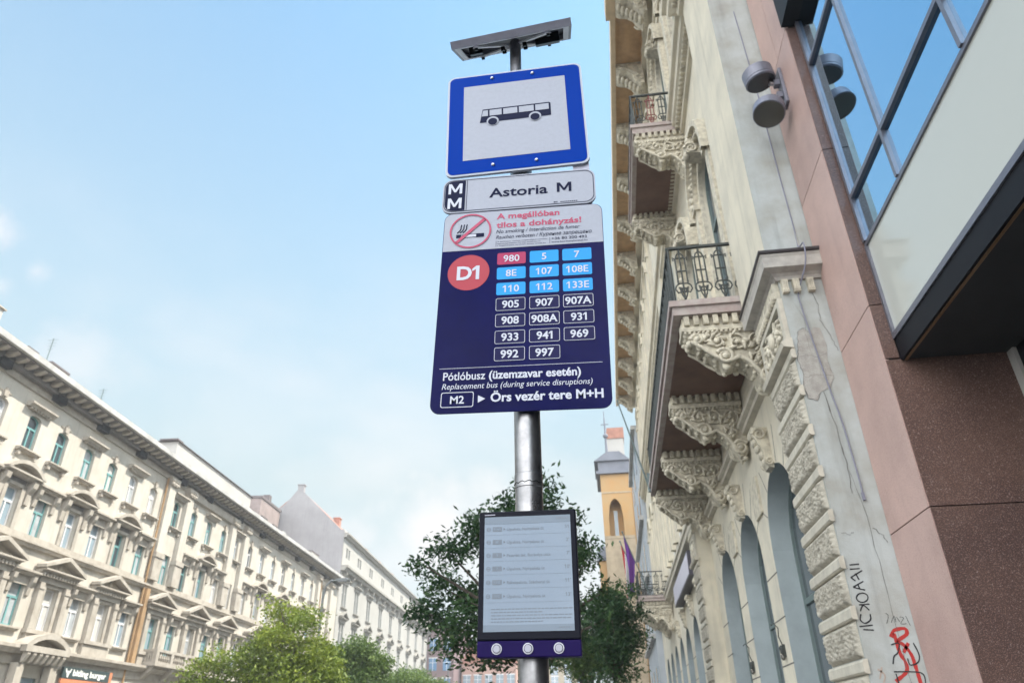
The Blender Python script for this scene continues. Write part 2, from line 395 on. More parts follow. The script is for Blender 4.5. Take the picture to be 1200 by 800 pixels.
# route board
x0, z0 = -.545, 2.537; Wd, Hd = .612, .848; x1, z1 = x0+Wd, z0+Hd; PV = (x0+Wd/2, z0+Hd/2); RO = -1.75
U = lambda u: x0+u
V = lambda v: z0+v
p = MB(); p.prism(rrect(x0, x1, z0, z1, .034), 'y', YS, YS+.004, 0)
board = sp(p, 'route_board', [M['navy']], roll=RO, pivot=PV)
p = MB(); e = .002
p.flat([q for q in rrect(x0+e, x1-e, V(.3), z1-e, .033) if q[1] > V(.6)]+[(x0+e, V(.667)), (x1-e, V(.667))], YS-.0012, 0)
put_text(p, 'A megállóban', U(.207), V(.806), YS-.0024, cap=.027, width=.243, m=1, bold=.024)
put_text(p, 'tilos a dohányzás!', U(.207), V(.764), YS-.0024, cap=.027, width=.325, m=1, bold=.024)
put_text(p, 'No smoking / Interdiction de fumer', U(.207), V(.737), YS-.0024, cap=.0175, width=.318, m=2, bold=0, shear=.22)
put_text(p, 'Rauchen verboten / Курение запрещено', U(.207), V(.711), YS-.0024, cap=.0175, width=.362, m=2, bold=0, shear=.22)
for k, (t_, w_) in enumerate((('A dohányzás tilalmát megsértőkkel szemben', .190), ('egészségvédelmi bírság szabható ki', .165), ('a megállóhelyek területén, kérjük tartsák be', .185))):
    put_text(p, t_, U(.212), V(.695-.0095*k), YS-.0024, cap=.0052, width=w_, m=2, bold=0)
put_text(p, '+36 80 200 493', U(.418), V(.690), YS-.0024, cap=.0125, width=.132, m=2, bold=.004)
put_text(p, 'www.kormanyhivatal.hu', U(.418), V(.676), YS-.0024, cap=.0085, width=.134, m=2, bold=.0)
for u in (.207, .411): p.box(U(u), U(u)+.0012, YS-.0024, YS-.0014, V(.675), V(.702), 2)
notice = sp(p, 'no_smoking_notice', [M['sign_white'], M['red_text'], M['navy_text']], board, roll=RO, pivot=PV)
p = MB(); cx, cz = U(.106), V(.757); y = YS-.0024
for k in range(3):
    q = [(cx-.054+.011*k+.006*sin(t*1.7+.4)+t*.010, cz-.006+t*.016) for t in (0, .6, 1.2, 1.8, 2.4)]
    p.tube([(a, y, b) for a, b in q], .0022, 4, 1)
p.flat([(cx-.055, cz-.014), (cx-.035, cz-.014), (cx-.035, cz-.030), (cx-.055, cz-.030)], y, 1)
p.flat([(cx-.032, cz-.014), (cx+.025, cz-.014), (cx+.025, cz-.030), (cx-.032, cz-.030)], y, 2)
ring(p, [(cx-.032, cz-.014), (cx+.025, cz-.014), (cx+.025, cz-.030), (cx-.032, cz-.030)], [(cx-.030, cz-.016), (cx+.023, cz-.016), (cx+.023, cz-.028), (cx-.030, cz-.028)], y-.0006, 1)
p.flat([(cx+.025, cz-.013), (cx+.054, cz-.013), (cx+.054, cz-.031), (cx+.025, cz-.031)], y, 1)
ring(p, circ(cx, cz, .0815), circ(cx, cz, .0745), y-.0018, 0)
a = radians(45); dx, dz = cos(a)*.0765, sin(a)*.0765; wx, wz = -sin(a)*.0062, cos(a)*.0062
p.flat([(cx-dx+wx, cz-dz+wz), (cx-dx-wx, cz-dz-wz), (cx+dx-wx, cz+dz-wz), (cx+dx+wx, cz+dz+wz)], y-.0018, 0)
sp(p, 'cigarette_symbol', [M['red_text'], M['navy_text'], M['white_text']], board, roll=RO, pivot=PV)
p = MB(); p.flat(circ(U(.107), V(.566), .079), YS-.0012, 0); put_text(p, 'D1', U(.106), V(.535), YS-.0024, cap=.060, m=1, bold=.03, align='c')
sp(p, 'stop_letter', [M['coral'], M['white_text']], board, roll=RO, pivot=PV)
rows = (('980', '5', '7'), ('8E', '107', '108E'), ('110', '112', '133E'), ('905', '907', '907A'), ('908', '908A', '931'), ('933', '941', '969'), ('992', '997'))
for r, row in enumerate(rows):
    vz = (.618, .552, .484, .417, .350, .282, .215)[r]
    for c_, t_ in enumerate(row):
        cu = (.268, .390, .511)[c_]; hw, hh = .0535, .0262
        p = MB(); q = rrect(U(cu-hw), U(cu+hw), V(vz-hh), V(vz+hh), .006, 3)
        if r < 3:
            p.flat(q, YS-.0012, 0); mm = [M['magenta'] if t_ == '980' else M['cyan'], M['white_text']]
            put_text(p, t_, U(cu), V(vz-.0145), YS-.0024, cap=.030, m=1, bold=.012, align='c', maxw=.098)
        else:
            ring(p, q, rrect(U(cu-hw+.0016), U(cu+hw-.0016), V(vz-hh+.0016), V(vz+hh-.0016), .005, 3), YS-.0024, 1)
            p.flat(q, YS-.0012, 0); mm = [mat('badge_dark', (0.018, 0.018, 0.07), 0.2, spec=.06) if 'bd' not in M else M['bd'], M['white_text']]; M['bd'] = mm[0]
            put_text(p, t_, U(cu), V(vz-.0145), YS-.0024, cap=.031, m=1, bold=.022, align='c', maxw=.101)
        sp(p, 'route_badge', mm, board, roll=RO, pivot=PV)
p = MB(); p.box(U(.024), U(.586), YS-.0012, YS-.0004, V(.1675), V(.169), 0)
put_text(p, 'Pótlóbusz', U(.039), V(.123), YS-.0012, cap=.0315, width=.147, bold=.012)
put_text(p, '(üzemzavar esetén)', U(.199), V(.123), YS-.0012, cap=.0315, width=.313, bold=.026)
put_text(p, 'Replacement bus (during service disruptions)', U(.037), V(.089), YS-.0012, cap=.0225, width=.513, bold=0, shear=.22)
ring(p, rrect(U(.036), U(.149), V(.0215), V(.0775), .007, 3), rrect(U(.0385), U(.1465), V(.024), V(.075), .006, 3), YS-.0012, 0)
put_text(p, 'M2', U(.0925), V(.0355), YS-.0012, cap=.029, bold=.016, align='c')
p.flat([(U(.164), V(.036)), (U(.189), V(.0495)), (U(.164), V(.063))], YS-.0012, 0)
put_text(p, 'Örs vezér tere M+H', U(.207), V(.038), YS-.0012, cap=.0335, width=.377, bold=.026)
sp(p, 'lettering', [M['white_text']], board, roll=RO, pivot=PV)
# channel rails and clamps behind the plates
for z in (2.66, 2.98, 3.30, 3.477, 3.70, 4.06):
    p = MB(); p.box(-.50, .02, YS+.0125, YS+.030, z-.018, z+.018, 0)
    p.lathe([(.0475, -.018), (.0475, .018)], (-.2345, 2.215, z), 24)
    sp(p, 'sign_clamp', [M['alu_frame']])
p = MB(); p.box(-.02, .045, YS+.0125, YS+.016, 3.37, 3.60, 0); sp(p, 'backing_plate', [M['alu_frame']])

# e-paper display
x0, x1, z0, z1 = -.380, -.088, 1.789, 2.197; YD = 2.122; PV = (-.234, 1.993); RO = -0.6
p = MB(); p.box(x0, x1, YD, YD+.045, 1.833, z1, 0)
disp = sp(p, 'info_display', [M['device']], roll=RO, pivot=PV, bevel=.004)
p = MB(); p.box(x0, x1, YD-.001, YD+.045, z0, 1.8315, 0); sp(p, 'button_panel', [M['device_base']], disp, roll=RO, pivot=PV, bevel=.003)
for bx_ in (-.324, -.236, -.150):
    p = MB(); R_ = Matrix.Rotation(pi/2, 3, 'X')
    p.lathe([(.0145, 0), (.0145, .003), (.0118, .0035), (.0118, .0004)], (bx_, YD-.001, 1.8105), 28, 0, M=R_, cap=False); p.lathe([(.0118, .0003), (.0104, .0004)], (bx_, YD-.001, 1.8105), 28, 2, M=R_); p.lathe([(.0100, .0003), (.0100, .004), (.0092, .005)], (bx_, YD-.001, 1.8105), 28, 1, M=R_)
    sp(p, 'button', [M['button_rim'], M['button'], M['black']], disp, roll=RO, pivot=PV)
p = MB(); sx0, sx1, sz0, sz1 = -.3635, -.1045, 1.855, 2.180
p.flat([(sx0, sz0), (sx1, sz0), (sx1, sz1), (sx0, sz1)], YD-.0008, 0)
p.flat([(sx0, sz1-.022), (sx1, sz1-.022), (sx1, sz1), (sx0, sz1)], YD-.0014, 1)
p.flat([(sx0, sz0), (sx1, sz0), (sx1, sz0+.018), (sx0, sz0+.018)], YD-.0014, 1)
rws = (('914A', 'Újpalota, Nyírpalota út', '51'), ('8E', 'Újpalota, Nyírpalota út', "2'"), ('5', 'Pasaréti tér, Borbolya utca', "7'"), ('7', 'Újpalota, Nyírpalota út', "10'"), ('133E', 'Rákospalota, Széchenyi út', "11'"), ('110', 'Újpalota, Nyírpalota út', "13'"))
for k, (a, b, c_) in enumerate(rws):
    z = 2.140-.0385*k
    ring(p, circ(sx0+.013, z+.003, .0065, 16), circ(sx0+.013, z+.003, .0045, 16), YD-.0014, 3)
    p.flat([(sx0+.008, z+.002), (sx0+.018, z+.002), (sx0+.018, z+.004), (sx0+.008, z+.004)], YD-.0016, 3)
    p.flat([(sx0+.025, z-.004), (sx0+.053, z-.004), (sx0+.053, z+.010), (sx0+.025, z+.010)], YD-.0014, 3)
    put_text(p, a, sx0+.039, z-.0005, YD-.002, cap=.0075, m=0, align='c', bold=.01)
    p.flat([(sx0+.058, z-.001), (sx0+.063, z+.003), (sx0+.058, z+.007)], YD-.0014, 2)
    put_text(p, b, sx0+.068, z-.002, YD-.0014, cap=.0088, m=2, bold=.0, maxw=.155)
    put_text(p, c_, sx1-.006, z, YD-.0014, cap=.0105, m=2, bold=.004, align='r')
    p.flat([(sx0+.004, z-.0145), (sx1-.004, z-.0145), (sx1-.004, z-.0139), (sx0+.004, z-.0139)], YD-.0014, 3)
for k in range(5):
    z = 1.914-.0085*k
    random.seed(k); xx = sx0+.022
    while xx < sx1-.012-(.08 if k in (1, 4) else 0):
        l = random.uniform(.004, .014); p.flat([(xx, z), (xx+l, z), (xx+l, z+.0026), (xx, z+.0026)], YD-.0014, 3); xx += l+.0025
for k in range(2):
    xx = sx1-.042
    while xx < sx1-.006:
        z = (sz1-.012, sz0+.008)[k]; p.flat([(xx, z), (xx+.005, z), (xx+.005, z+.004), (xx, z+.004)], YD-.002, 3); xx += .0072
sp(p, 'screen', [M['eink'], M['eink_bar'], M['eink_text'], M['eink_mid']], disp, roll=RO, pivot=PV)
p = MB(); xx = sx0+.002
for k in range(9): p.box(xx, xx+.0028, YD-.0008, YD-.0002, 2.1865, 2.1895, 0); xx += .0036
p.box(-.30, -.17, YD+.0455, YD+.058, 1.85, 2.12, 0)
for z in (1.88, 2.09): p.lathe([(.0475, -.015), (.0475, .015)], (-.2345, 2.215, z), 24)
sp(p, 'mounting_bracket', [M['alu_frame']], disp)
# sticker remnants and scuff rings on the post
p = MB()
for z, a0, a1 in ((2.305, 60, 330), (2.245, 160, 205), (2.205, 150, 190), (1.735, 150, 200), (1.70, 165, 215)):
    pts = [(-.2345+.0449*cos(radians(a)), 2.215+.0449*sin(radians(a)), z+.003*sin(a*.21)) for a in range(a0, a1+1, 10)]
    p.tube([(-.2345+(q[0]+.2345)*(1.035 if z > 2.29 else 1), 2.215+(q[1]-2.215)*(1.035 if z > 2.29 else 1), q[2]) for q in pts], .0013, 4)
sp(p, 'scuff_marks', [M['black']])

# ------------------------------------------------------------------ ground
M['asphalt'] = mat('asphalt', (0.05, 0.05, 0.052), 0.85, var=0.3, vscale=.6, bump=.3, bscale=60)
M['paving'] = mat('paving', (0.30, 0.29, 0.27), 0.8, var=0.25, vscale=1.5, bump=.2, bscale=25)
M['kerb'] = mat('kerb', (0.38, 0.37, 0.35), 0.8, var=0.2, vscale=3)
M['line_paint'] = mat('line_paint', (0.75, 0.75, 0.72), 0.6, var=0.2, vscale=4)
p = MB(); p.add([(-1500, -1500, 0), (1500, -1500, 0), (1500, 1500, 0), (-1500, 1500, 0)], [(0, 1, 2, 3)]); tag(p.build('ground', M['asphalt']), kind='structure')
KX = -0.75
p = MB(); p.box(KX+.18, 3.4, -25, 140, -.05, .12); tag(p.build('pavement', M['paving']), kind='structure')
p = MB(); p.box(KX, KX+.18, -25, 140, -.05, .125); tag(p.build('kerb', M['kerb']), kind='structure')
LY = radians(-4.2)
LD = Vector((sin(LY), cos(LY), 0)); LN = Vector((LD.y, -LD.x, 0))
def left_pt(s_, w, z=0): q = LD*s_+LN*(-26+w); return (q.x, q.y, z)
def left_quad(mb, s0, s1, w0, w1, z, h=0):
    a = [left_pt(s0, w0, z), left_pt(s1, w0, z), left_pt(s1, w1, z), left_pt(s0, w1, z)]
    b = [(x, y, zz-h-.05) for x, y, zz in a]
    mb.add(b+a, [(4, 7, 6, 5), (0, 1, 5, 4), (1, 2, 6, 5), (2, 3, 7, 6), (3, 0, 4, 7)])
p = MB(); left_quad(p, -20, 170, -.5, 4.5, .12, .12); tag(p.build('pavement', M['paving']), kind='structure')
p = MB(); left_quad(p, -20, 170, 4.502, 4.7, .125, .12); tag(p.build('kerb', M['kerb']), kind='structure')
p = MB()
for y in range(-20, 140, 6):
    for x in (-4.6, -8.2, -14.5):
        p.add([(x-.06, y, .004), (x+.06, y, .004), (x+.06, y+3, .004), (x-.06, y+3, .004)], [(0, 1, 2, 3)])
tag(p.build('road_markings', M['line_paint']), kind='structure')

# ------------------------------------------------------------------ modern building on the right
M['pink'] = mat('pink_granite', (0.50, 0.345, 0.30), 0.5, var=.2, vscale=1.3, streak=.22, slabs=.09, bump=.05, bscale=200, speck=[(150, .60, .66, (.27, .16, .15)), (95, .62, .68, (.58, .42, .38))])
M['brown'] = mat('brown_granite', (0.125, 0.075, 0.060), 0.28, spec=.3, slabs=.14, rvar=.2, var=.4, vscale=1.1, col2=(.075, .046, .042), speck=[(95, .55, .60, (.23, .14, .115)), (140, .58, .64, (.025, .02, .022)), (70, .64, .70, (.30, .22, .20))])
M['joint'] = mat('joint', (0.05, 0.04, 0.04), 0.9)
M['mull'] = mat('mullion', (0.20, 0.20, 0.235), 0.4, metal=.6, var=.15, vscale=6)
M['glass_m'] = mat('tinted_glass', (0.34, 0.58, 0.78), 0.02, bump=.012, bscale=1.1, metal=1.0)
M['spandrel'] = mat('spandrel', (0.50, 0.505, 0.455), 0.10, spec=.6)
M['fascia'] = mat('fascia', (0.008, 0.008, 0.011), 0.5, spec=.15)
M['gold'] = mat('trim_strip', (0.34, 0.21, 0.11), 0.4, metal=.5)
M['soffit'] = mat('soffit', (0.036, 0.035, 0.036), 0.75, var=.25, vscale=1.3)
M['door_trim'] = mat('door_trim', (0.5, 0.48, 0.44), 0.5)
mb_ = empty('office_building', (3.41, 0, 0), 0, 'modern office building of pink and brown granite with blue glass and pale panel', 'building')
def mp_(mb, name, mats, parent=None, **k):
    mb.v = [(x-3.41, y, z) for x, y, z in mb.v]; return mb.build(name, mats, parent or mb_, **k)
PX = 3.41; g = .007
zs = [0, 1.05, 3.66, 6.16, 8.73, 11.30, 13.9, 16.5, 19.1, 21.7]
p = MB()
for a, b in zip(zs, zs[1:]):
    if a >= 11.29:
        p.box(PX, PX+.05, 7.955, 8.545, a+g, b-g, 0); p.box(PX, PX+.05, 8.56, 9.19, a+g, b-g, 0)
    else: p.box(PX, PX+.05, 7.955, 9.19, a+g, b-g, 0)
mp_(p, 'pink_cladding', [M['pink']])
p = MB(); p.box(PX+.035, 9.5, 7.975, 9.19, 0, 22, 0); mp_(p, 'pier', [M['joint']])
p = MB()
for a, b in zip(zs, zs[1:]):
    if b < 4:
        p.box(PX+.012, 4.78, 7.935, 7.973, a+g, b-g, 0)
    elif a < 4: p.box(PX+.012, 4.78, 7.935, 7.973, a+g, 5.40, 0)
for a, b in ((5.42, 6.16), (6.16, 8.73), (8.73, 11.3)):
    p.box(PX+.012, 3.575, 7.935, 7.973, a+g, b-g, 0)
mp_(p, 'brown_cladding', [M['brown']])
# recess behind the entrance
p = MB(); p.box(4.785, 9.0, -12, 7.934, 0, 5.39, 0); mp_(p, 'entrance_wall', [M['fascia']])
p = MB(); p.box(4.74, 4.783, 7.80, 7.93, .12, 5.39, 0); mp_(p, 'door_frame', [M['door_trim']])
p = MB(); p.box(3.62, 9.0, -12, 7.93, 5.40, 5.55, 0); mp_(p, 'soffit', [M['soffit']])
p = MB(); p.box(3.585, 3.618, -12, 7.93, 5.385, 5.66, 0); p.box(3.62, 3.65, -12, 7.93, 5.378, 5.398, 1); mp_(p, 'fascia', [M['fascia'], M['gold']])
p = MB(); p.box(3.565, 3.62, -12, 7.93, 5.662, 5.735, 0); p.box(3.575, 3.62, -12, 7.93, 7.02, 7.075, 0); p.box(3.565, 3.62, 7.885, 7.93, 5.736, 7.019, 0)
mp_(p, 'panel_trim', [M['mull']])
for a, b in ((2.0, 7.884), (-5, 1.994), (-12, -5.006)):
    p = MB(); p.box(3.60, 3.64, a, b, 5.736, 7.019, 0); mp_(p, 'spandrel_panel', [M['spandrel']])
p = MB(); p.box(3.64, 9.0, -12, 7.92, 5.56, 11.3, 0); mp_(p, 'interior', [M['black']])
cols = [7.885, 6.65, 4.90, 3.15, 1.4, -.35, -2.1, -3.85, -5.6, -7.35, -9.1, -10.85]
rowz = [7.076, 7.79, 10.36, 11.34]
gw = empty('window_band', (0, 0, 0)); gw.parent = mb_
bpy.data.objects.remove(gw)
p = MB()
for y in cols: p.box(3.555, 3.62, y-.03, y+.03, 7.076, 11.34, 0)
for a, b in zip(cols, cols[1:]):
    p.box(3.552, 3.62, b+.031, a-.031, 7.76, 7.82, 0)
p.box(3.552, 3.62, 6.681, 7.854, 10.33, 10.39, 0)
p.box(3.60, 3.63, 7.916, 7.93, 7.076, 11.34, 0)
fr = mp_(p, 'window_frame', [M['mull']])
for k, (a, b) in enumerate(zip(cols, cols[1:])):
    q = [(7.076, 7.76)] + ([(7.82, 10.33), (10.39, 11.34)] if k == 0 else [(7.82, 11.34)])
    for z0, z1 in q:
        p = MB(); p.box(3.60, 3.612, b+.031, a-.031, z0, z1, 0); mp_(p, 'pane', [M['glass_m']], fr)
p = MB(); p.box(3.36, 3.62, -12, 7.95, 11.345, 11.42, 0); p.box(3.36, 3.40, -12, 7.95, 11.42, 12.4, 0); p.box(3.47, 3.62, -12, 7.95, 11.42, 12.4, 0); mp_(p, 'window_hood', [M['black']])
p = MB(); p.box(3.62, 9.0, -12, 7.95, 11.43, 22, 0); mp_(p, 'upper_wall', [M['pink']])

# double floodlight
M['lamp_body'] = mat('lamp_body', (0.20, 0.20, 0.24), 0.45, metal=.35, var=.1, vscale=8)
M['lamp_dark'] = mat('lamp_face', (0.03, 0.03, 0.034), 0.25)
M['lamp_lens'] = mat('lamp_lens', (0.10, 0.095, 0.08), 0.12)
fl = empty('floodlight', (3.41, 8.62, 10.7), 0, 'pair of round grey floodlights on one bracket, fixed to the pink granite', 'floodlight')
def fp(mb, name, mats, **k):
    mb.v = [(x-3.41, y-8.62, z-10.7) for x, y, z in mb.v]; return mb.build(name, mats, fl, **k)
p = MB(); p.box(3.36, 3.408, 8.52, 8.72, 10.34, 11.10, 0); p.box(3.27, 3.359, 8.57, 8.67, 10.78, 10.90, 0); p.box(3.27, 3.359, 8.57, 8.67, 10.50, 10.62, 0)
p.tube([(3.27, 8.62, 10.84), (3.20, 8.60, 10.84)], .035, 10, 1); p.tube([(3.27, 8.62, 10.56), (3.18, 8.60, 10.52)], .035, 10, 1)
fp(p, 'bracket', [M['lamp_body'], M['bolt']], bevel=.006)
for c, up in (((3.06, 8.60, 11.02), (-.16, -.10, .98)), ((3.08, 8.58, 10.24), (.20, .25, .94))):
    R_ = Vector(up).to_track_quat('Z', 'Y').to_matrix(); p = MB(); r = .245
    if up[0] < 0:
        p.lathe([(r-.02, -.13), (r, -.11), (r, -.075), (r-.008, -.07), (r, -.065), (r, .10), (r-.02, .125)], c, 40, 0, M=R_)
        p.lathe([(r-.022, -.134), (r-.024, -.131)], c, 40, 1, M=R_)
    else:
        p.lathe([(r-.012, -.13), (r, -.125), (r, .05), (r-.06, .12)], c, 40, 0, M=R_)
        p.lathe([(r-.016, -.135), (r-.018, -.132)], c, 40, 2, M=R_)
    fp(p, 'lamp_head', [M['lamp_body'], M['lamp_dark'], M['lamp_lens']])

# ------------------------------------------------------------------ ornate building on the right
M['cream'] = mat('cream_stucco', (0.68, 0.62, 0.49), 0.85, var=.25, vscale=1.1, col2=(.53, .49, .40), streak=.3, bump=.12, bscale=40)
M['cream2'] = mat('carved_stucco', (0.66, 0.605, 0.48), 0.85, var=.45, vscale=8, col2=(.40, .36, .285), bump=.35, bscale=55, streak=.35)
M['stone'] = mat('rough_stucco', (0.48, 0.44, 0.36), 0.9, var=.3, vscale=5, bump=.5, bscale=70)
M['ledge'] = mat('ledge_stucco', (0.57, 0.525, 0.43), 0.85, var=.25, vscale=4, streak=.3, bump=.15, bscale=50)
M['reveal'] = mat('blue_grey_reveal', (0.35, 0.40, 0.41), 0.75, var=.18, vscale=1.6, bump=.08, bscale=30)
M['side_plaster'] = mat('side_plaster', (0.43, 0.455, 0.44), 0.85, var=.3, vscale=2.2, col2=(.345, .345, .31), streak=.4, bump=.15, bscale=35)
M['brick_patch'] = mat('bare_masonry', (0.40, 0.38, 0.34), 0.9, var=.3, vscale=9, col2=(.30, .28, .25), bump=.6, bscale=40)
M['grey_cornice'] = mat('grey_cornice', (0.46, 0.43, 0.38), 0.85, var=.35, vscale=6, col2=(.33, .30, .27))
M['sheet'] = mat('dark_sheet', (0.05, 0.042, 0.042), 0.5)
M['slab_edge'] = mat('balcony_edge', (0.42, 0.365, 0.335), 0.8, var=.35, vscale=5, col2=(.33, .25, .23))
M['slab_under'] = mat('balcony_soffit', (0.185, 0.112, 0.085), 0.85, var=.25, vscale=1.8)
M['iron'] = mat('wrought_iron', (0.05, 0.055, 0.05), 0.6, metal=.2)
M['iron_red'] = mat('primed_iron', (0.19, 0.045, 0.04), 0.7)
M['soffit_wood'] = mat('ochre_soffit', (0.56, 0.36, 0.19), 0.8, var=.25, vscale=3)
M['eaves'] = mat('eaves_board', (0.70, 0.55, 0.37), 0.7, var=.15, vscale=3)
M['frame_grey'] = mat('window_frame_grey', (0.13, 0.17, 0.165), 0.5)
M['frame_white'] = mat('window_frame_white', (0.68, 0.67, 0.62), 0.5)
M['glass_r'] = mat('old_glass', (0.07, 0.085, 0.095), 0.06, spec=.9)
M['glass_r'].node_tree.nodes['Principled BSDF'].inputs['IOR'].default_value = 1.8
M['crack'] = mat('crack', (0.13, 0.12, 0.11), 0.95)

XW = 3.22
rb = empty('ornate_building', (XW, 9.2, 0), radians(90), 'ornate old apartment building in cream stucco with carved balconies and arched ground floor', 'building')
# local axes of the facade: u along the street (from y=9.2), w out of the wall, z up
def rp(mb, name, mats, parent=None, loc=None, **k): return mb.build(name, mats, parent or rb, loc, **k)
UY = lambda y: y-9.2
def wl(x): return XW-x

def wall(mb, u0, u1, z0, z1, w, ops, depth, mw=0, mrv=1, n=14):
    """front face with openings (ua, ub, za, zb, rise): rise>0 makes the head an arc; reveals go back by depth"""
    us = sorted({u0, u1, *[o[0] for o in ops], *[o[1] for o in ops]}); zz = sorted({z0, z1, *[o[2] for o in ops], *[o[3] for o in ops]})
    for a, b in zip(us, us[1:]):
        for c, d in zip(zz, zz[1:]):
            mu, mz = (a+b)/2, (c+d)/2
            if any(o[0] < mu < o[1] and o[2] < mz < o[3] for o in ops): continue
            mb.add([(a, w, c), (b, w, c), (b, w, d), (a, w, d)], [(0, 1, 2, 3)], mw)
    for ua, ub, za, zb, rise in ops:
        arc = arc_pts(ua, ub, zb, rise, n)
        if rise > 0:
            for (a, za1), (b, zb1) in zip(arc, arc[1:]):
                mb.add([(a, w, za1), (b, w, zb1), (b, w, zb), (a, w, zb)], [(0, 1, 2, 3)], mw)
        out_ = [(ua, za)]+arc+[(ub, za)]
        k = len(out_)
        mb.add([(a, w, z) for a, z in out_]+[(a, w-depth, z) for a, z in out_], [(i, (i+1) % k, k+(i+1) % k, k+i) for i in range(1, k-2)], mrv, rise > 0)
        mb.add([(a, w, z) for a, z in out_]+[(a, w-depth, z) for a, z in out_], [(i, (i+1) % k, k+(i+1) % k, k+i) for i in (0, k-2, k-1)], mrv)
def arc_pts(ua, ub, zb, rise, n=14):
    if rise <= 0: return [(ua, zb), (ub, zb)]
    hw = (ub-ua)/2; R_ = (hw*hw+rise*rise)/(2*rise); cz = zb-R_; a0 = math.asin(min(1, hw/R_))
    if rise >= hw: a0 = pi/2 if rise == hw else a0
    return [((ua+ub)/2+R_*sin(-a0+2*a0*i/n), cz+R_*cos(-a0+2*a0*i/n)) for i in range(n+1)]
def window(parent, u, w, za, zb, hw, rise, fm, gm, trans=.62, name='window', mull=True):
    p = MB(); t = .07
    o = [(-hw, za)]+arc_pts(-hw, hw, zb, rise, 10)+[(hw, za)]
    i_ = [(-hw+t, za+t)]+arc_pts(-hw+t, hw-t, zb-t, rise*.96 if rise else 0, 10)+[(hw-t, za+t)]
    k = len(o)
    for y in (0, ):
        p.add([(a, .05, z) for a, z in o]+[(a, .05, z) for a, z in i_]+[(a, -.02, z) for a, z in i_], [(i, (i+1) % k, k+(i+1) % k, k+i) for i in range(k)]+[(k+i, k+(i+1) % k, 2*k+(i+1) % k, 2*k+i) for i in range(k)], 0)
    zt = za+(zb-za)*trans
    p.box(-hw+t, hw-t, 0, .045, zt-.05, zt+.05, 0)
    if mull: p.box(-.045, .045, 0, .047, za+t, zt-.05, 0)
    f = p.build(name, [fm], parent, (u, w, 0))
    p = MB(); p.add([(a, 0, z) for a, z in i_], [tuple(range(k))], 0); p.build('pane', [gm], f)
    return f
def strip_arc(mb, ua, ub, zb, rise, zlow, wd, w0, w1, m=0, n=16):
    """moulding round an arched opening"""
    o = [(ua-wd, zlow)]+arc_pts(ua-wd, ub+wd, zb+wd, rise+wd*.6 if rise < (ub-ua)/2 else rise+wd, n)+[(ub+wd, zlow)]
    i_ = [(ua, zlow)]+arc_pts(ua, ub, zb, rise, n)+[(ub, zlow)]
    k = len(o)
    vs = [(a, w0, z) for a, z in o]+[(a, w1, z) for a, z in o]+[(a, w1, z) for a, z in i_]+[(a, w0, z) for a, z in i_]
    fs = []
    for i in range(k-1):
        for r in range(3): fs.append((r*k+i, r*k+i+1, (r+1)*k+i+1, (r+1)*k+i))
    mb.add(vs, fs, m)
def spiral(mb, u, c, r, turns, tr, m, sgn=1, a0=0):
    pts = []; n = int(14*turns)
    for i in range(n+1):
        t = i/n; a = a0+sgn*2*pi*turns*t; rr = r*(1-.82*t)
        pts.append((u, c[0]+rr*cos(a), c[1]+rr*sin(a)))
    mb.tube(pts, [tr*(1-.5*i/n) for i in range(n+1)], 6, m)

# --- ground floor arcade
ENDY = 52.0
ops = []
archc = [13.45, 17.07, 20.7]; far_c = [26.9, 30.55, 34.2, 37.85, 41.5, 45.15, 48.8]
for y in archc: ops.append((UY(y-1.3), UY(y+1.3), .3, 6.0, 1.3))
for y in far_c: ops.append((UY(y-1.2), UY(y+1.2), .3, 5.65, 1.2))
p = MB(); wall(p, 0.0, UY(ENDY), 0, 8.25, 0, ops, .46, 0, 1)
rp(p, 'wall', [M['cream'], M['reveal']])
p = MB()   # incised block joints on the arcade piers
for y in (11.9, 15.26, 18.88, 22.4):
    for z in (1.1, 1.9, 2.7, 3.5, 4.3): p.box(UY(y-.52), UY(y+.52), -.01, .004, z-.012, z+.012, 0)
for y in (28.7, 32.4, 36, 39.7, 43.3):
    for z in (1.1, 1.9, 2.7, 3.5, 4.3): p.box(UY(y-.6), UY(y+.6), -.01, .004, z-.012, z+.012, 0)
for y in archc:
    for a in (-62, -38, -15, 15, 38, 62):
        s_, c_ = sin(radians(a)), cos(radians(a)); r0, r1 = 1.32, 2.0; cz = 4.7
        q = [(UY(y)+s_*r0-c_*.01, cz+c_*r0+s_*.01), (UY(y)+s_*r0+c_*.01, cz+c_*r0-s_*.01), (UY(y)+s_*r1+c_*.01, cz+c_*r1-s_*.01), (UY(y)+s_*r1-c_*.01, cz+c_*r1+s_*.01)]
        p.prism(q, 'y', -.01, .004, 0)
rp(p, 'block_joints', [M['crack']])
for y in archc+far_c:
    big = y in archc
    z1 = 6.0 if big else 5.65; hw = 1.3 if big else 1.2
    f = window(rb, UY(y), -.44, .3, z1, hw, hw, M['frame_grey'], M['glass_r'], trans=.60, name='shop_window')
# keystone scrolls over the arches
p = MB()
prof = [(0, 0), (.30, .02), (.34, -.08), (.26, -.22), (.15, -.50), (.16, -.66), (.10, -.78), (0, -.8)]
p.prism(prof, 'x', -.17, .17, 0)
for sgn in (-1, 1):
    spiral(p, .18*sgn, (.17, -.13), .13, 1.6, .035, 0); spiral(p, .18*sgn, (.07, -.66), .09, 1.5, .028, 0, -1)
for k in range(5): p.ell((0, .30-.045*k, -.12-.13*k), (.13, .06, .09), 0)
ks = rp(p, 'keystone', [M['cream2']], loc=(UY(archc[0]), 0, 6.72))
for y in archc[1:]: link_copy(ks, rb, (UY(y), 0, 6.72))
for y in far_c[:4]: link_copy(ks, rb, (UY(y), -.05, 6.42))
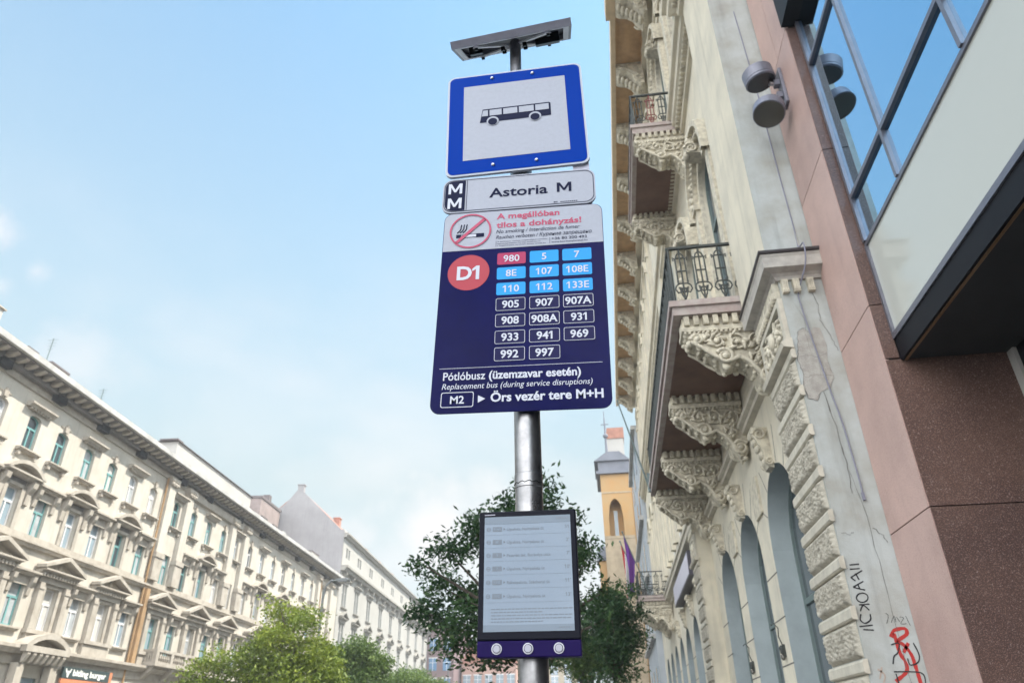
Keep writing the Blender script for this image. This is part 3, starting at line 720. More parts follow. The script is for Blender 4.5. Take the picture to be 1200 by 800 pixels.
# pierced shields between arches, string course
p = MB()
p.prism([(0, 0), (.12, .03), (.12, .12), (.2, .16), (.2, .26), (0, .28)], 'x', UY(10.66), UY(24.6), 0)
rp(p, 'string_course', [M['ledge']], loc=(0, 0, 7.22))
p = MB(); p.prism([(0, 0), (.10, .02), (.16, .12), (.36, .2), (.38, .36), (.44, .40), (.44, .47), (0, .5)], 'x', UY(24.6), UY(ENDY), 0)
rp(p, 'string_course', [M['ledge']], loc=(0, 0, 7.55))
# window vents / plaques hinted on the upper arcade wall: recessed square panels under the balcony
p = MB()
for y in (15.26, 18.88):
    p.prism(rrect(UY(y)-.35, UY(y)+.35, 5.5, 6.3, .05, 2), 'y', 0, .05, 0)
rp(p, 'spandrel_panel', [M['cream2']])

# --- rusticated pilasters
def vermic(w_, h_, seed):
    nx, nz_ = 84, 26; p = MB(); vs = []; fs = []
    for j in range(nz_+1):
        for i in range(nx+1):
            x, z = i/nx*w_, j/nz_*h_
            e_ = min(x, w_-x, z, h_-z)
            v = noise.noise(Vector((x*19+seed*7, z*19, seed*3.1)))+.5*noise.noise(Vector((x*38, z*38+seed*5, 9)))
            d = .055*min(1, e_/.05) + (.017*max(-1, min(1, (abs(v)-.16)*9)) if e_ > .03 else 0)
            vs.append((x, d, z))
    for j in range(nz_):
        for i in range(nx):
            a = j*(nx+1)+i; fs.append((a, a+1, a+nx+2, a+nx+1))
    p.add(vs, fs, 0, True); return p
def pilaster(y0, y1, wout, side):
    pw = MB(); pw.box(UY(y0), UY(y1), -.35, wout-.002, 0, 7.42, 1)
    o = rp(pw, 'pilaster', [M['ledge'], side])
    blocks = [vermic(y1-y0-.08, .395, k).build('rough_block', [M['stone']], o) for k in range(3)]
    for b in blocks: b.location = (UY(y0)+.04, wout, 0)
    z = .62; k = 0
    while z < 5.9:
        if k < 3: b = blocks[k]; b.location = (UY(y0)+.04, wout, z)
        else: link_copy(blocks[k % 3], o, (UY(y0)+.04, wout, z))
        z += .568; k += 1
    p = MB(); z = .62-.17
    while z < 6.2:
        p.prism([(-.01, z), (.035, z+.005), (.055, z+.025), (.055, z+.12), (.035, z+.15), (-.01, z+.155)], 'x', UY(y0)-.03, UY(y1)+.03, 0); z += .568
    p.v = [(x, y_+wout, zz) for x, y_, zz in p.v]
    p.build('smooth_band', [M['ledge']], o)
    # carved frieze panel, fluted frieze, cornice
    p = MB()
    p.prism([(0, 0), (.14, .03), (.16, .1), (.06, .16), (0, .16)], 'x', UY(y0)-.05, UY(y1)+.05, 0)
    p.v = [(x, y_+wout, zz+6.28) for x, y_, zz in p.v]
    ring_o = [(UY(y0), 6.45), (UY(y1), 6.45), (UY(y1), 7.12), (UY(y0), 7.12)]; ring_i = [(UY(y0)+.12, 6.53), (UY(y1)-.12, 6.53), (UY(y1)-.12, 7.04), (UY(y0)+.12, 7.04)]
    for q in range(4):
        a, b, c_, d = ring_o[q], ring_o[(q+1) % 4], ring_i[(q+1) % 4], ring_i[q]
        p.prism([a, b, c_, d], 'y', wout, wout+.07, 0)
    random.seed(int(y0*10)); mid = UY((y0+y1)/2)
    for sg in (-1, 1):
        for k in range(3):
            spiral(p, 0, (0, 0), .15, 1.6, .028, 0, sg)
            n_ = int(14*1.6)+1
            for q in range(len(p.v)-(n_*6), len(p.v)): pass
    p2 = MB()
    for sg in (-1, 1):
        for k in range(3):
            cx, cz = mid+sg*(.14+.17*k), 6.78+(.08 if k % 2 else -.06)
            pts = []
            for i in range(22):
                t = i/21; a = 9.5*t*sg+k; r = .17*(1-.8*t); pts.append((cx+r*cos(a), wout+.04, cz+r*sin(a)))
            p2.tube(pts, [.03*(1-.4*i/21) for i in range(22)], 6, 0)
            for j in range(6):
                a = random.uniform(0, 6.28); p2.ell((cx+.15*cos(a), wout+.04, cz+.13*sin(a)), (.055, .05, .035), 0, 7, 4, Matrix.Rotation(a, 3, 'Y'))
    p2.ell((mid, wout+.05, 6.78), (.10, .08, .16), 0)
    p.v = [v for v in p.v]; o2 = MB(); nkeep = None
    p = MB()
    p.prism([(0, 0), (.14, .03), (.16, .1), (.06, .16), (0, .16)], 'x', UY(y0)-.05, UY(y1)+.05, 0)
    p.v = [(x, y_+wout, zz+6.28) for x, y_, zz in p.v]
    for q in range(4):
        a, b, c_, d = ring_o[q], ring_o[(q+1) % 4], ring_i[(q+1) % 4], ring_i[q]
        p.prism([a, b, c_, d], 'y', wout, wout+.07, 0)
    p.build('panel_frame', [M['ledge']], o)
    p2.build('carved_panel', [M['cream2']], o)
    p = MB(); k = UY(y0)+.04
    while k < UY(y1)-.05:
        p.prism([(k, 7.14), (k+.065, 7.14), (k+.075, 7.38), (k+.0, 7.40)], 'y', wout, wout+.09, 0); p.ell((k+.035, wout+.09, 7.20), (.035, .03, .06), 0, 7, 4); k += .105
    p.build('fluted_frieze', [M['cream2']], o)
    return o
pil = pilaster(9.2, 10.66, XW-2.80, M['side_plaster'])
# plain side face of the first pilaster: bare masonry patch, dentils, cracks, cable, graffiti
def sidep(mb, name, mats, parent=None):   # parts given in world coordinates
    mb.v = [(y-9.2, XW-x, z) for x, y, z in mb.v]; return rp(mb, name, mats, parent)
YF = 9.2
p = MB()
rr_ = random.Random(4)
poly = [(2.905, 6.54), (2.99, 6.60), (3.06, 6.52), (3.13, 6.60), (3.22, 6.58), (3.25, 6.3), (3.21, 6.05), (3.24, 5.82), (3.16, 5.66), (3.02, 5.60), (2.95, 5.48), (2.84, 5.52), (2.812, 5.7), (2.85, 5.9), (2.822, 6.12), (2.86, 6.3)]
p.prism(poly, 'y', YF-.006, YF-.0005, 0)
sidep(p, 'bare_patch', [M['brick_patch']], pil)
p = MB()
def crack(pts, w_=.008, y=YF-.007):
    q = []
    for (a, b), (c, d) in zip(pts, pts[1:]):
        for t in range(5): q.append((a+(c-a)*t/5+rr_.uniform(-.012, .012), b+(d-b)*t/5+rr_.uniform(-.01, .01)))
    q.append(pts[-1])
    for (a, b), (c, d) in zip(q, q[1:]):
        l = sqrt((c-a)**2+(d-b)**2)+1e-6; nx, nz_ = -(d-b)/l*w_*.5, (c-a)/l*w_*.5
        k_ = .35+1.1*abs(noise.noise(Vector((a*9, b*9, 2)))); nx *= k_; nz_ *= k_
        p.add([(a+nx, y, b+nz_), (a-nx, y, b-nz_), (c-nx, y, d-nz_), (c+nx, y, d+nz_)], [(0, 1, 2, 3)])
crack(poly[9:]+poly[:1], .011); crack(poly[:3], .006); crack(poly[6:9], .004)
crack([(2.83, 6.14), (2.95, 6.17), (3.09, 6.13), (3.22, 6.18)], .006); crack([(2.85, 5.82), (3.0, 5.86), (3.22, 5.83)], .006); crack([(3.01, 6.17), (3.0, 6.5)], .004); crack([(3.08, 5.85), (3.09, 6.12)], .004)
crack([(3.22, 7.2), (3.27, 6.95), (3.25, 6.7), (3.33, 6.45), (3.38, 6.2)], .010)
crack([(2.96, 6.98), (3.05, 6.72), (3.01, 6.55)], .006); crack([(3.06, 5.6), (3.10, 5.1), (3.12, 4.6), (3.10, 4.2)], .016); crack([(3.12, 4.5), (3.21, 3.9), (3.2, 3.0), (3.22, 2.0), (3.21, .3)], .008)
crack([(2.86, 3.72), (2.95, 3.69), (3.0, 3.72)], .006); crack([(3.24, 3.75), (3.33, 3.66), (3.36, 3.58)], .012)
crack([(3.0, 11.9), (3.08, 11.7), (3.2, 11.74)], .006, 9.243); crack([(2.8, 9.3), (2.95, 9.22), (3.1, 9.3), (3.3, 9.25)], .008, 9.243); crack([(2.78, 9.0), (3.0, 8.93), (3.2, 8.97)], .008, 9.243); crack([(2.95, 9.22), (2.98, 8.95)], .005, 9.243)
sidep(p, 'plaster_cracks', [M['crack']], pil)
# cornice over the pilaster, returning on its side and running on to the balcony
M['cable'] = mat('grey_cable', (0.20, 0.20, 0.25), 0.6)
w0 = XW-2.80
cprof = [(0, 0), (.04, .0), (.06, .05), (.10, .09), (.17, .115), (.215, .13), (.22, .30), (.24, .345), (0, .38)]
p = MB()
def run(prof, pts, z, m=0):
    """cornice profile swept along a plan polyline (u, w), mitred; left of travel is out"""
    k = len(prof); R_ = []
    for i, q in enumerate(pts):
        a = Vector(pts[i])-Vector(pts[max(i-1, 0)]); b = Vector(pts[min(i+1, len(pts)-1)])-Vector(q)
        if a.length < 1e-6: a = b
        if b.length < 1e-6: b = a
        na = Vector((-a.y, a.x)).normalized(); nb = Vector((-b.y, b.x)).normalized(); n_ = na+nb; n_ = n_/(n_.dot(na))
        R_.append([(q[0]+n_.x*d, q[1]+n_.y*d, z+h) for d, h in prof])
    p.add([v for r in R_ for v in r], [(i*k+j, i*k+(j+1) % k, (i+1)*k+(j+1) % k, (i+1)*k+j) for i in range(len(pts)-1) for j in range(k)], m)
    p.add(R_[0]+R_[-1], [tuple(range(k))[::-1], tuple(range(k, 2*k))], m)
run(cprof, [(UY(9.2), -.3), (UY(9.2), w0), (UY(10.66), w0), (UY(10.66), .12), (UY(11.35), .12)], 7.40)
pcor = rp(p, 'cornice', [M['grey_cornice']])
p = MB(); run([(0, .382), (.245, .362), (.258, .385), (.258, .41), (0, .44)], [(UY(9.2), -.3), (UY(9.2), w0), (UY(10.66), w0), (UY(10.66), .12), (UY(11.35), .12)], 7.40)
p.build('sheet_cover', [M['sheet']], pcor)
p = MB()
for x in (2.87, 3.03, 3.23): 
    p.box(x-.045, x+.045, 9.12, 9.199, 7.18, 7.395, 0)
    for k in (-.028, 0, .028): p.box(x+k-.009, x+k+.009, 9.108, 9.12, 7.2, 7.36, 0)
sidep(p, 'dentils', [M['cream2']], pil)
def cable_tube(pts, r, n): 
    q = []
    pv = [Vector(a) for a in pts]
    for i in range(len(pv)-1):
        p0, p1, p2_, p3 = pv[max(i-1, 0)], pv[i], pv[i+1], pv[min(i+2, len(pv)-1)]
        for t in range(6):
            t /= 6; q.append(.5*((2*p1)+(p2_-p0)*t+(2*p0-5*p1+4*p2_-p3)*t*t+(3*p1-p0-3*p2_+p3)*t**3))
    q.append(pv[-1]); return q
p = MB(); p.tube(cable_tube([(3.14, 9.22, 13.5), (3.19, 9.215, 11.5), (3.20, 9.215, 9.9), (3.22, 9.215, 8.4), (3.21, 9.2, 8.0), (3.2, 8.93, 7.87), (3.15, 8.92, 7.5), (3.05, 9.17, 7.2), (3.03, 9.17, 7.0), (3.08, 9.175, 6.3), (3.14, 9.175, 5.6), (3.19, 9.178, 5.1), (3.215, 9.178, 4.4), (3.215, 9.18, 4.2)], .02, 8), .0105, 8)
p.box(3.20, 3.23, 9.165, 9.198, 4.10, 4.20, 0)
p.v = [(x-3.215, y-9.19, z-4.15) for x, y, z in p.v]
tag(p.build('wall_cable', M['cable'], None, (3.215, 9.19, 4.15)), 'grey cable hanging down the cracked plaster side of the old building', 'cable')
# graffiti
M['spray_black'] = mat('spray_black', (0.015, 0.015, 0.018), 0.6); M['spray_red'] = mat('spray_red', (0.42, 0.025, 0.02), 0.55); M['spray_tan'] = mat('spray_tan', (0.42, 0.33, 0.27), 0.7)
def ribbon(mb, pts, w_, y, m):
    pts = [Vector((a, b)) for a, b in pts]; L_ = []; R_ = []
    sm = []
    for i in range(len(pts)-1):
        p0, p1, p2_, p3 = pts[max(i-1, 0)], pts[i], pts[i+1], pts[min(i+2, len(pts)-1)]
        for t in range(5):
            t /= 5; sm.append(.5*((2*p1)+(p2_-p0)*t+(2*p0-5*p1+4*p2_-p3)*t*t+(3*p1-p0-3*p2_+p3)*t**3))
    sm.append(pts[-1])
    for i, q in enumerate(sm):
        d = (sm[min(i+1, len(sm)-1)]-sm[max(i-1, 0)]); d = d.normalized() if d.length > 1e-6 else Vector((1, 0)); n_ = Vector((-d.y, d.x))*w_*.5*(.85+.3*noise.noise(Vector((q.x*20, q.y*20, m))))
        L_.append((q.x+n_.x, y, q.y+n_.y)); R_.append((q.x-n_.x, y, q.y-n_.y))
    k = len(L_); mb.add(L_+R_, [(i, i+1, k+i+1, k+i) for i in range(k-1)], m)
G = [[(2.862, 3.335), (2.974, 3.341)], [(2.855, 3.286), (2.97, 3.29)], [(2.844, 3.191), (2.92, 3.23), (2.993, 3.267)], [(2.844, 3.191), (2.889, 3.15)], [(2.909, 3.237), (2.931, 3.161)], [(2.974, 3.142), (2.91, 3.113), (2.846, 3.081)], [(2.846, 3.081), (2.91, 3.06), (2.972, 3.044)], [(2.905, 3.108), (2.915, 3.061)],
     [(2.983, 2.958), (2.966, 2.931), (2.934, 2.913), (2.898, 2.91), (2.868, 2.923), (2.854, 2.948), (2.861, 2.976), (2.886, 3.0), (2.922, 3.011), (2.957, 3.006), (2.98, 2.986), (2.983, 2.958)],
     [(2.864, 2.883), (2.981, 2.887)], [(2.964, 2.82), (2.909, 2.875), (2.862, 2.813)], [(2.861, 2.781), (2.84, 2.719), (2.883, 2.68), (2.951, 2.716), (2.962, 2.778)], [(2.812, 2.647), (2.963, 2.659)], [(2.847, 2.615), (2.96, 2.604)]]
p = MB()
for q in G: ribbon(p, q, .018, YF-.003, 0)
sidep(p, 'graffiti', [M['spray_black']], pil)
p = MB()
for q in ([(3.128, 2.525), (3.178, 2.595), (3.297, 2.612), (3.301, 2.551), (3.19, 2.483), (3.241, 2.442), (3.296, 2.34), (3.309, 2.202), (3.317, 2.048)], [(3.17, 2.565), (3.179, 2.363), (3.214, 2.263), (3.198, 2.166), (3.061, 2.072)], [(3.297, 2.46), (3.22, 2.362)]): ribbon(p, q, .045, YF-.003, 0)
for q in ([(3.107, 2.445), (3.194, 2.459), (3.158, 2.364), (3.107, 2.325), (3.076, 2.247)], [(3.349, 2.459), (3.377, 2.338), (3.346, 2.26), (3.257, 2.233), (3.245, 2.302)], [(3.066, 2.169), (3.346, 2.153), (3.367, 2.047)], [(3.082, 2.149), (3.087, 2.052)]): ribbon(p, q, .016, YF-.005, 1)
for q in ([(3.131, 2.783), (3.155, 2.751), (3.117, 2.669)], [(3.168, 2.678), (3.218, 2.749), (3.222, 2.687)], [(3.24, 2.738), (3.264, 2.686)], [(3.273, 2.737), (3.316, 2.725), (3.269, 2.665), (3.331, 2.663)], [(3.343, 2.745), (3.367, 2.641)]): ribbon(p, q, .006, YF-.005, 1)
for q in ([(2.90, 2.20), (2.96, 2.14), (2.93, 2.06)], [(2.95, 2.22), (2.90, 2.10)]): ribbon(p, q, .02, YF-.003, 2)
sidep(p, 'graffiti', [M['spray_red'], M['spray_black'], M['spray_tan']], pil)
pil2 = pilaster(23.15, 24.6, XW-2.80, M['cream'])

# --- balconies with carved consoles
def console_mesh():
    p = MB(); hw = .24
    prof = [(0, 0), (1.52, 0), (1.52, -.22), (1.46, -.26), (1.44, -.42), (1.36, -.52), (1.22, -.60), (1.10, -.74), (.98, -.84), (.88, -.98), (.74, -.98), (.62, -.90), (.50, -1.00), (.40, -1.14), (.30, -1.32), (.18, -1.46), (.06, -1.44), (0, -1.36)]
    p.prism(prof, 'x', -hw+.03, hw-.03, 0)
    p.prism([(0, -.20), (1.55, -.20), (1.55, -.28), (1.48, -.30), (0, -.30)], 'x', -hw-.02, hw+.02, 0)
    k = 0
    while k < 1.5:     # dentil blocks on both flanks
        for sg in (-1, 1):
            x0 = sg*(hw-.03); x1 = sg*(hw+.07); p.box(min(x0, x1), max(x0, x1), k+.02, k+.115, -.185, -.003, 0)
            for j in (.035, .067, .099): p.box(min(x1, x1+sg*.012), max(x1, x1+sg*.012), k+j-.008, k+j+.008, -.17, -.02, 0)
        k += .172
    for k in range(19):
        for sg in (-1, 1): p.ell((sg*(hw+.015), .05+k*.08, -.335), (.035, .034, .03), 0, 6, 4)
    rnd = random.Random(3)
    for sg in (-1, 1):
        u = sg*(hw-.01)
        vol = [((.86, -.84), .15, 1.9, 1, .5), ((.17, -1.28), .17, 1.9, -1, 2.6), ((1.30, -.47), .11, 1.5, 1, 0)]
        for c, r, t, s2, a0 in vol: spiral(p, u+sg*.03, c, r, t, .042, 0, s2, a0); p.ell((u+sg*.04, c[0], c[1]), (.06, .06, .06), 0)
        edge = [(1.42, -.50), (1.25, -.62), (1.10, -.77), (.97, -.86)]; p.tube([(u+sg*.02, a, b) for a, b in edge], .035, 6, 0)
        edge = [(.78, -.93), (.62, -.86), (.46, -.97), (.34, -1.14), (.20, -1.40)]; p.tube([(u+sg*.02, a, b) for a, b in edge], .045, 6, 0)
        for c, r, s2 in (((.62, -.57), .17, 1), ((.28, -.56), .19, -1), ((.95, -.52), .13, -1), ((.30, -.93), .14, 1), ((1.16, -.44), .08, 1)):
            spiral(p, u+sg*.012, c, r, 1.5, .026, 0, s2, rnd.uniform(0, 6))
            for j in range(9):
                a = rnd.uniform(0, 6.28); rr2 = r*rnd.uniform(.5, 1.15)
                p.ell((u+sg*.012, c[0]+rr2*cos(a), c[1]+rr2*sin(a)), (.045, .075, .032), 0, 7, 4, Matrix.Rotation(a+.8, 3, 'X'))
            p.ell((u+sg*.02, c[0], c[1]), (.05, .05, .05), 0)
    # fruit and leaves on the front and underside
    for a, b, r in ((1.50, -.36, .12), (1.44, -.50, .13), (1.30, -.62, .12), (1.16, -.72, .11), (1.02, -.86, .11), (.86, -1.0, .14), (.70, -.98, .10), (.52, -1.02, .09), (.40, -1.18, .09), (.30, -1.34, .10), (.14, -1.5, .11)):
        for q in (-.15, -.05, .05, .15): p.ell((q+rnd.uniform(-.02, .02), a-.03+rnd.uniform(-.03, .03), b+.02+rnd.uniform(-.03, .03)), (.055, r*rnd.uniform(.3, .7), r*rnd.uniform(.35, .6)), 0, 7, 4, Matrix.Rotation(rnd.uniform(-.8, .8), 3, 'X'))
    p.ell((0, 1.5, -.14), (.22, .06, .12), 0)
    return p
def baluster(p, u0, axis, pos, z0, h, m=0):
    """one wrought-iron panel: twin bars, rings and scrolls; axis 'u' or 'w' is its long direction"""
    def P(t, z, o=0): return (u0+t, pos+o, z0+z*h) if axis == 'u' else (pos+o, u0+t, z0+z*h)
    r = .0155; hw = .09
    for s2 in (-1, 1):
        p.tube([P(s2*hw, .34), P(s2*hw, .80), P(s2*hw*.6, .88), P(0, .92)], r, 5, m)
        p.tube([P(s2*hw, .36), P(s2*hw*1.5, .32), P(s2*hw*1.7, .26), P(s2*hw*1.2, .20), P(s2*hw*.5, .22), P(s2*hw*.4, .27)], r, 5, m)
        p.tube([P(s2*hw*.4, .27), P(s2*hw*.9, .30), P(s2*hw*.5, .16), P(0, .08)], r, 5, m)
        p.tube([P(s2*hw, .80), P(s2*hw*1.5, .84), P(s2*hw*1.4, .78)], r*.9, 5, m)
        for z in (.40, .80): p.ell(P(s2*hw, z), (.022, .022, .03), m, 6, 4)
    for z in (.36, .58, .82): p.tube([P(-hw, z), P(hw, z)], r, 5, m)
    p.tube([P(0, .0), P(0, 1.0)], r*1.1, 5, m)
    p.tube([P(hw*.55*cos(a), .245+hw*.55*sin(a)/h) for a in [k*pi/5 for k in range(10)]], r, 5, m, closed=True)
    for z, q in ((.94, .026), (.97, .018), (.10, .03), (.05, .022)): p.ell(P(0, z), (q, q, q*1.4), m, 6, 4)
def balcony(y0, y1, zb, zt, xf, cons, rail_h, red=()):
    wf = XW-xf
    p = MB(); p.box(UY(y0), UY(y1), .02, wf, zb+.004, zt, 0); p.box(UY(y0)-.05, UY(y1)+.05, .02, wf+.05, zt-.10, zt+.02, 0)
    o = rp(p, 'balcony', [M['slab_edge']])
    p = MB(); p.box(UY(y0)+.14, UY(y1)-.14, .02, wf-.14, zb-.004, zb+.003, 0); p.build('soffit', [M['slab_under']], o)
    cm = console_mesh().build('console', [M['cream2']], o, (UY(cons[0]), .03, zb-.005))
    for y in cons[1:]: link_copy(cm, o, (UY(y), .03, zb-.005))
    h = rail_h-.06
    for yy, nm in ((y0+.10, 'railing'), (y1-.10, 'railing')):
        p = MB(); n_ = 4; span = wf-.25
        for k in range(n_): baluster(p, .20+span*(k+.5)/n_-.05, 'w', UY(yy), zt+.02, h, 1 if (yy == y0+.10 and k in red) else 0)
        p.box(UY(yy)-.03, UY(yy)+.03, .02, wf-.04, zt+h, zt+h+.05, 0); p.box(UY(yy)-.02, UY(yy)+.02, .02, wf-.06, zt+.05, zt+.08, 0)
        p.tube([(UY(yy), wf-.08, zt), (UY(yy), wf-.08, zt+h)], .026, 8, 0)
        p.build(nm, [M['iron'], M['iron_red']], o)
    p = MB(); n_ = int((y1-y0)/.36)
    for k in range(n_): baluster(p, UY(y0)+.2+(y1-y0-.4)*(k+.5)/n_, 'u', wf-.08, zt+.02, h)
    p.box(UY(y0)+.1, UY(y1)-.1, wf-.11, wf-.05, zt+h, zt+h+.05, 0); p.box(UY(y0)+.1, UY(y1)-.1, wf-.10, wf-.06, zt+.05, zt+.08, 0)
    # grey plates fixed behind the front bars
    p.box(UY(y0)+.15, UY(y1)-.15, wf-.13, wf-.125, zt+.12, zt+h*.75, 2)
    p.build('railing', [M['iron'], M['iron_red'], M['plate']], o)
    return o
M['plate'] = mat('rail_plate', (0.36, 0.38, 0.35), 0.6, var=.25, vscale=5)
balcony(11.4, 22.75, 8.25, 8.52, 1.52, [11.75, 15.26, 18.88, 22.35], 1.32)
balcony(15.2, 19.5, 16.55, 16.85, 1.62, [15.5, 19.1], 1.32, red=(2,))
balcony(40.2, 44.2, 7.75, 8.0, 1.45, [40.6, 43.8], 1.3)

# --- upper storeys
XU = 3.05; wu = XW-XU
bays = [13.45, 17.07, 20.7]; bays2 = [26.9, 30.55, 34.2, 37.85, 41.5, 45.15, 48.8]
ops = []
for y in bays+bays2:
    ops.append((UY(y)-.85, UY(y)+.85, 8.75, 13.95, .85)); ops.append((UY(y)-.85, UY(y)+.85, 17.1, 22.1, .85))
p = MB(); wall(p, UY(9.2)+.06, UY(ENDY), 8.25, 24.6, wu, ops, .16, 0, 0)
p.box(UY(9.2)+.046, UY(9.2)+.058, -.6, wu-.06, 8.25, 24.6, 1); p.box(UY(9.2)+.06, UY(ENDY), -8, wu-.6, 8.3, 24.55, 0)
rp(p, 'upper_wall', [M['cream'], M['side_plaster']])
p = MB(); p.box(UY(9.2)+.045, UY(11.3), wu-.05, XW-2.72, 7.85, 16.4, 0); p.box(UY(9.2)+.045, UY(11.3), wu-.05, XW-2.72, 17.0, 24.3, 0); p.box(UY(9.2)+.02, UY(9.2)+.044, -.5, XW-2.721, 7.85, 24.29, 1)
rp(p, 'upper_pilaster', [M['cream'], M['side_plaster']])
p = MB()
for y0, y1 in ((22.95, 24.8),): p.box(UY(y0), UY(y1), wu, XW-2.75, 8.3, 24.3, 0)
rp(p, 'upper_pilaster', [M['cream']])
for y in bays+bays2:
    near = y in bays
    for za, zb in ((8.75, 13.95), (17.1, 22.1)):
        f = window(rb, UY(y), wu-.12, za, zb, .85, .85, M['frame_grey'] if near else M['frame_white'], M['glass_r'], trans=.66)
        p = MB()
        strip_arc(p, -.85, .85, zb, .85, za, .22, 0, .10, 0); strip_arc(p, -1.07, 1.07, zb+.22, 1.07, zb-.9, .16, 0, .22, 0)
        if near:
            strip_arc(p, -1.30, 1.30, zb+.42, 1.30, zb-1.1, .13, 0, .34, 0)
            p.prism([(0, 0), (.34, .02), (.36, .16), (.25, .3), (.16, .62), (0, .66)], 'x', -.17, .17, 0)
            n0 = len(p.v)-32
        p.box(-1.35, -1.0, 0, .20, za, zb-.95, 0); p.box(1.0, 1.35, 0, .20, za, zb-.95, 0)
        p.box(-1.42, -.95, 0, .26, zb-.95, zb-.78, 0); p.box(.95, 1.42, 0, .26, zb-.95, zb-.78, 0)
        if near:
            rnd = random.Random(5)
            for s2 in (-1, 1):
                for k in range(7):
                    a = rnd.uniform(0, 6.28); p.ell((s2*1.18+.1*cos(a), .24, zb-.6+.16*k*.8-.2), (.08, .07, .10), 0, 7, 4)
                for k in range(10):
                    t = .15+k*.115; p.ell((s2*(1.12*sin(t)), .22, zb-.85+1.12*cos(t)), (.06, .05, .05), 0, 6, 4)
        p.build('window_surround', [M['cream2'] if near else M['cream']], rb, (UY(y), wu, 0))
# scroll ornament over the first-floor keystones
p = MB()
p.prism([(0, 0), (.42, .06), (.46, .22), (.36, .34), (.22, .72), (.10, .86), (0, .86)], 'x', -.2, .2, 0)
for s2 in (-1, 1):
    spiral(p, s2*.21, (.30, .18), .16, 1.7, .04, 0); 
    for k in range(8): p.ell((s2*(.22+.10*k), .14, .55-.02*k*k*.6), (.10, .09, .10-.006*k), 0)
for k in range(5): p.ell((0, .40-.03*k, .1+.15*k), (.16, .09, .11), 0)
ks = rp(p, 'keystone', [M['cream2']], loc=(UY(bays[0]), wu, 13.8))
for y in (bays[0], bays[1], bays[2]):
    if y != bays[0]: link_copy(ks, rb, (UY(y), wu, 13.8))
    link_copy(ks, rb, (UY(y), wu, 21.95))
# string course at second floor with dentils
p = MB(); run([(0, 0), (.10, .02), (.12, .2), (.30, .3), (.32, .48), (.42, .52), (.44, .60), (0, .64)], [(UY(9.2), -.3), (UY(9.2)+.04, XW-2.72), (UY(11.3), XW-2.72), (UY(11.3), wu), (UY(ENDY), wu)], 16.38)
o = rp(p, 'string_course', [M['cream']])
p = MB(); k = UY(9.2)+.1
while k < UY(ENDY)-.2:
    w_ = XW-2.72 if k < UY(11.25) else wu
    p.box(k, k+.09, w_+.05, w_+.24, 16.53, 16.66, 0); k += .17
p.build('dentils', [M['cream2']], o)
# main cornice
p = MB(); xe = 1.62
p.box(UY(9.2)-.1, UY(ENDY), -2, XW-xe, 24.35, 24.62, 0); p.box(UY(9.2)-.1, UY(ENDY), XW-xe-.12, XW-xe+.06, 24.14, 24.66, 0); p.box(UY(9.2)-.2, UY(17.2), XW-xe+.061, XW-xe+.22, 24.14, 24.78, 0)
o = rp(p, 'main_cornice', [M['eaves']])
p = MB(); p.box(UY(9.2)-.1, UY(ENDY), wu+.02, XW-xe-.13, 24.30, 24.345, 0); p.build('soffit', [M['soffit_wood']], o)
p = MB(); p.box(UY(9.2), UY(ENDY), wu, wu+.12, 22.9, 23.2, 0); p.box(UY(9.2), UY(ENDY), wu, wu+.34, 23.9, 24.29, 0); p.box(UY(9.2), UY(ENDY), wu, wu+.05, 22.5, 22.899, 0)
p.build('frieze', [M['cream']], o)
p = MB(); p.prism([(0, 0), (1.0, 0), (1.0, -.25), (.85, -.36), (.62, -.42), (.42, -.62), (.30, -.95), (.12, -1.15), (0, -1.15)], 'x', -.42, .42, 0)
for s2 in (-1, 1):
    spiral(p, s2*.43, (.72, -.22), .16, 1.6, .045, 0); spiral(p, s2*.43, (.20, -.85), .18, 1.6, .045, 0, -1)
    for k in range(6): p.ell((s2*.42, .55-.07*k, -.35-.06*k), (.05, .09, .06), 0)
for k in range(6): p.ell((0, .9-.14*k, -.36-.14*k), (.22, .10, .10), 0)
c0 = p.build('cornice_bracket', [M['cream2']], o, (UY(10.4), wu+.3, 24.29))
y = 10.4+3.1
while y < ENDY-.4: link_copy(c0, o, (UY(y), wu+.3, 24.29)); y += 3.1
p = MB(); k = UY(9.2)+.2
while k < UY(ENDY)-.3:
    p.box(k, k+.42, wu+.34, wu+.355, 23.98, 24.2, 0); k += .78
p.build('frieze_panels', [M['soffit_wood']], o)

# shop sign box beyond the arches
M['sign_box'] = mat('sign_box', (0.05, 0.045, 0.06), 0.5); M['sign_face'] = mat('sign_face', (0.52, 0.50, 0.58), 0.35, var=.1, vscale=3)
p = MB(); p.box(2.86, 3.2, 26.9, 34.5, 6.55, 7.42, 0)
p.v = [(x-3.2, y-30.7, z-6.98) for x, y, z in p.v]
sb = tag(p.build('shop_sign', [M['sign_box']], None, (3.2, 30.7, 6.98)), 'long box sign with pale lilac face and dark end over the far arches', 'sign')
p = MB(); p.box(2.845, 2.859, 27.0, 34.4, 6.62, 7.35, 0); p.v = [(x-3.2, y-30.7, z-6.98) for x, y, z in p.v]; p.build('sign_face', [M['sign_face']], sb)
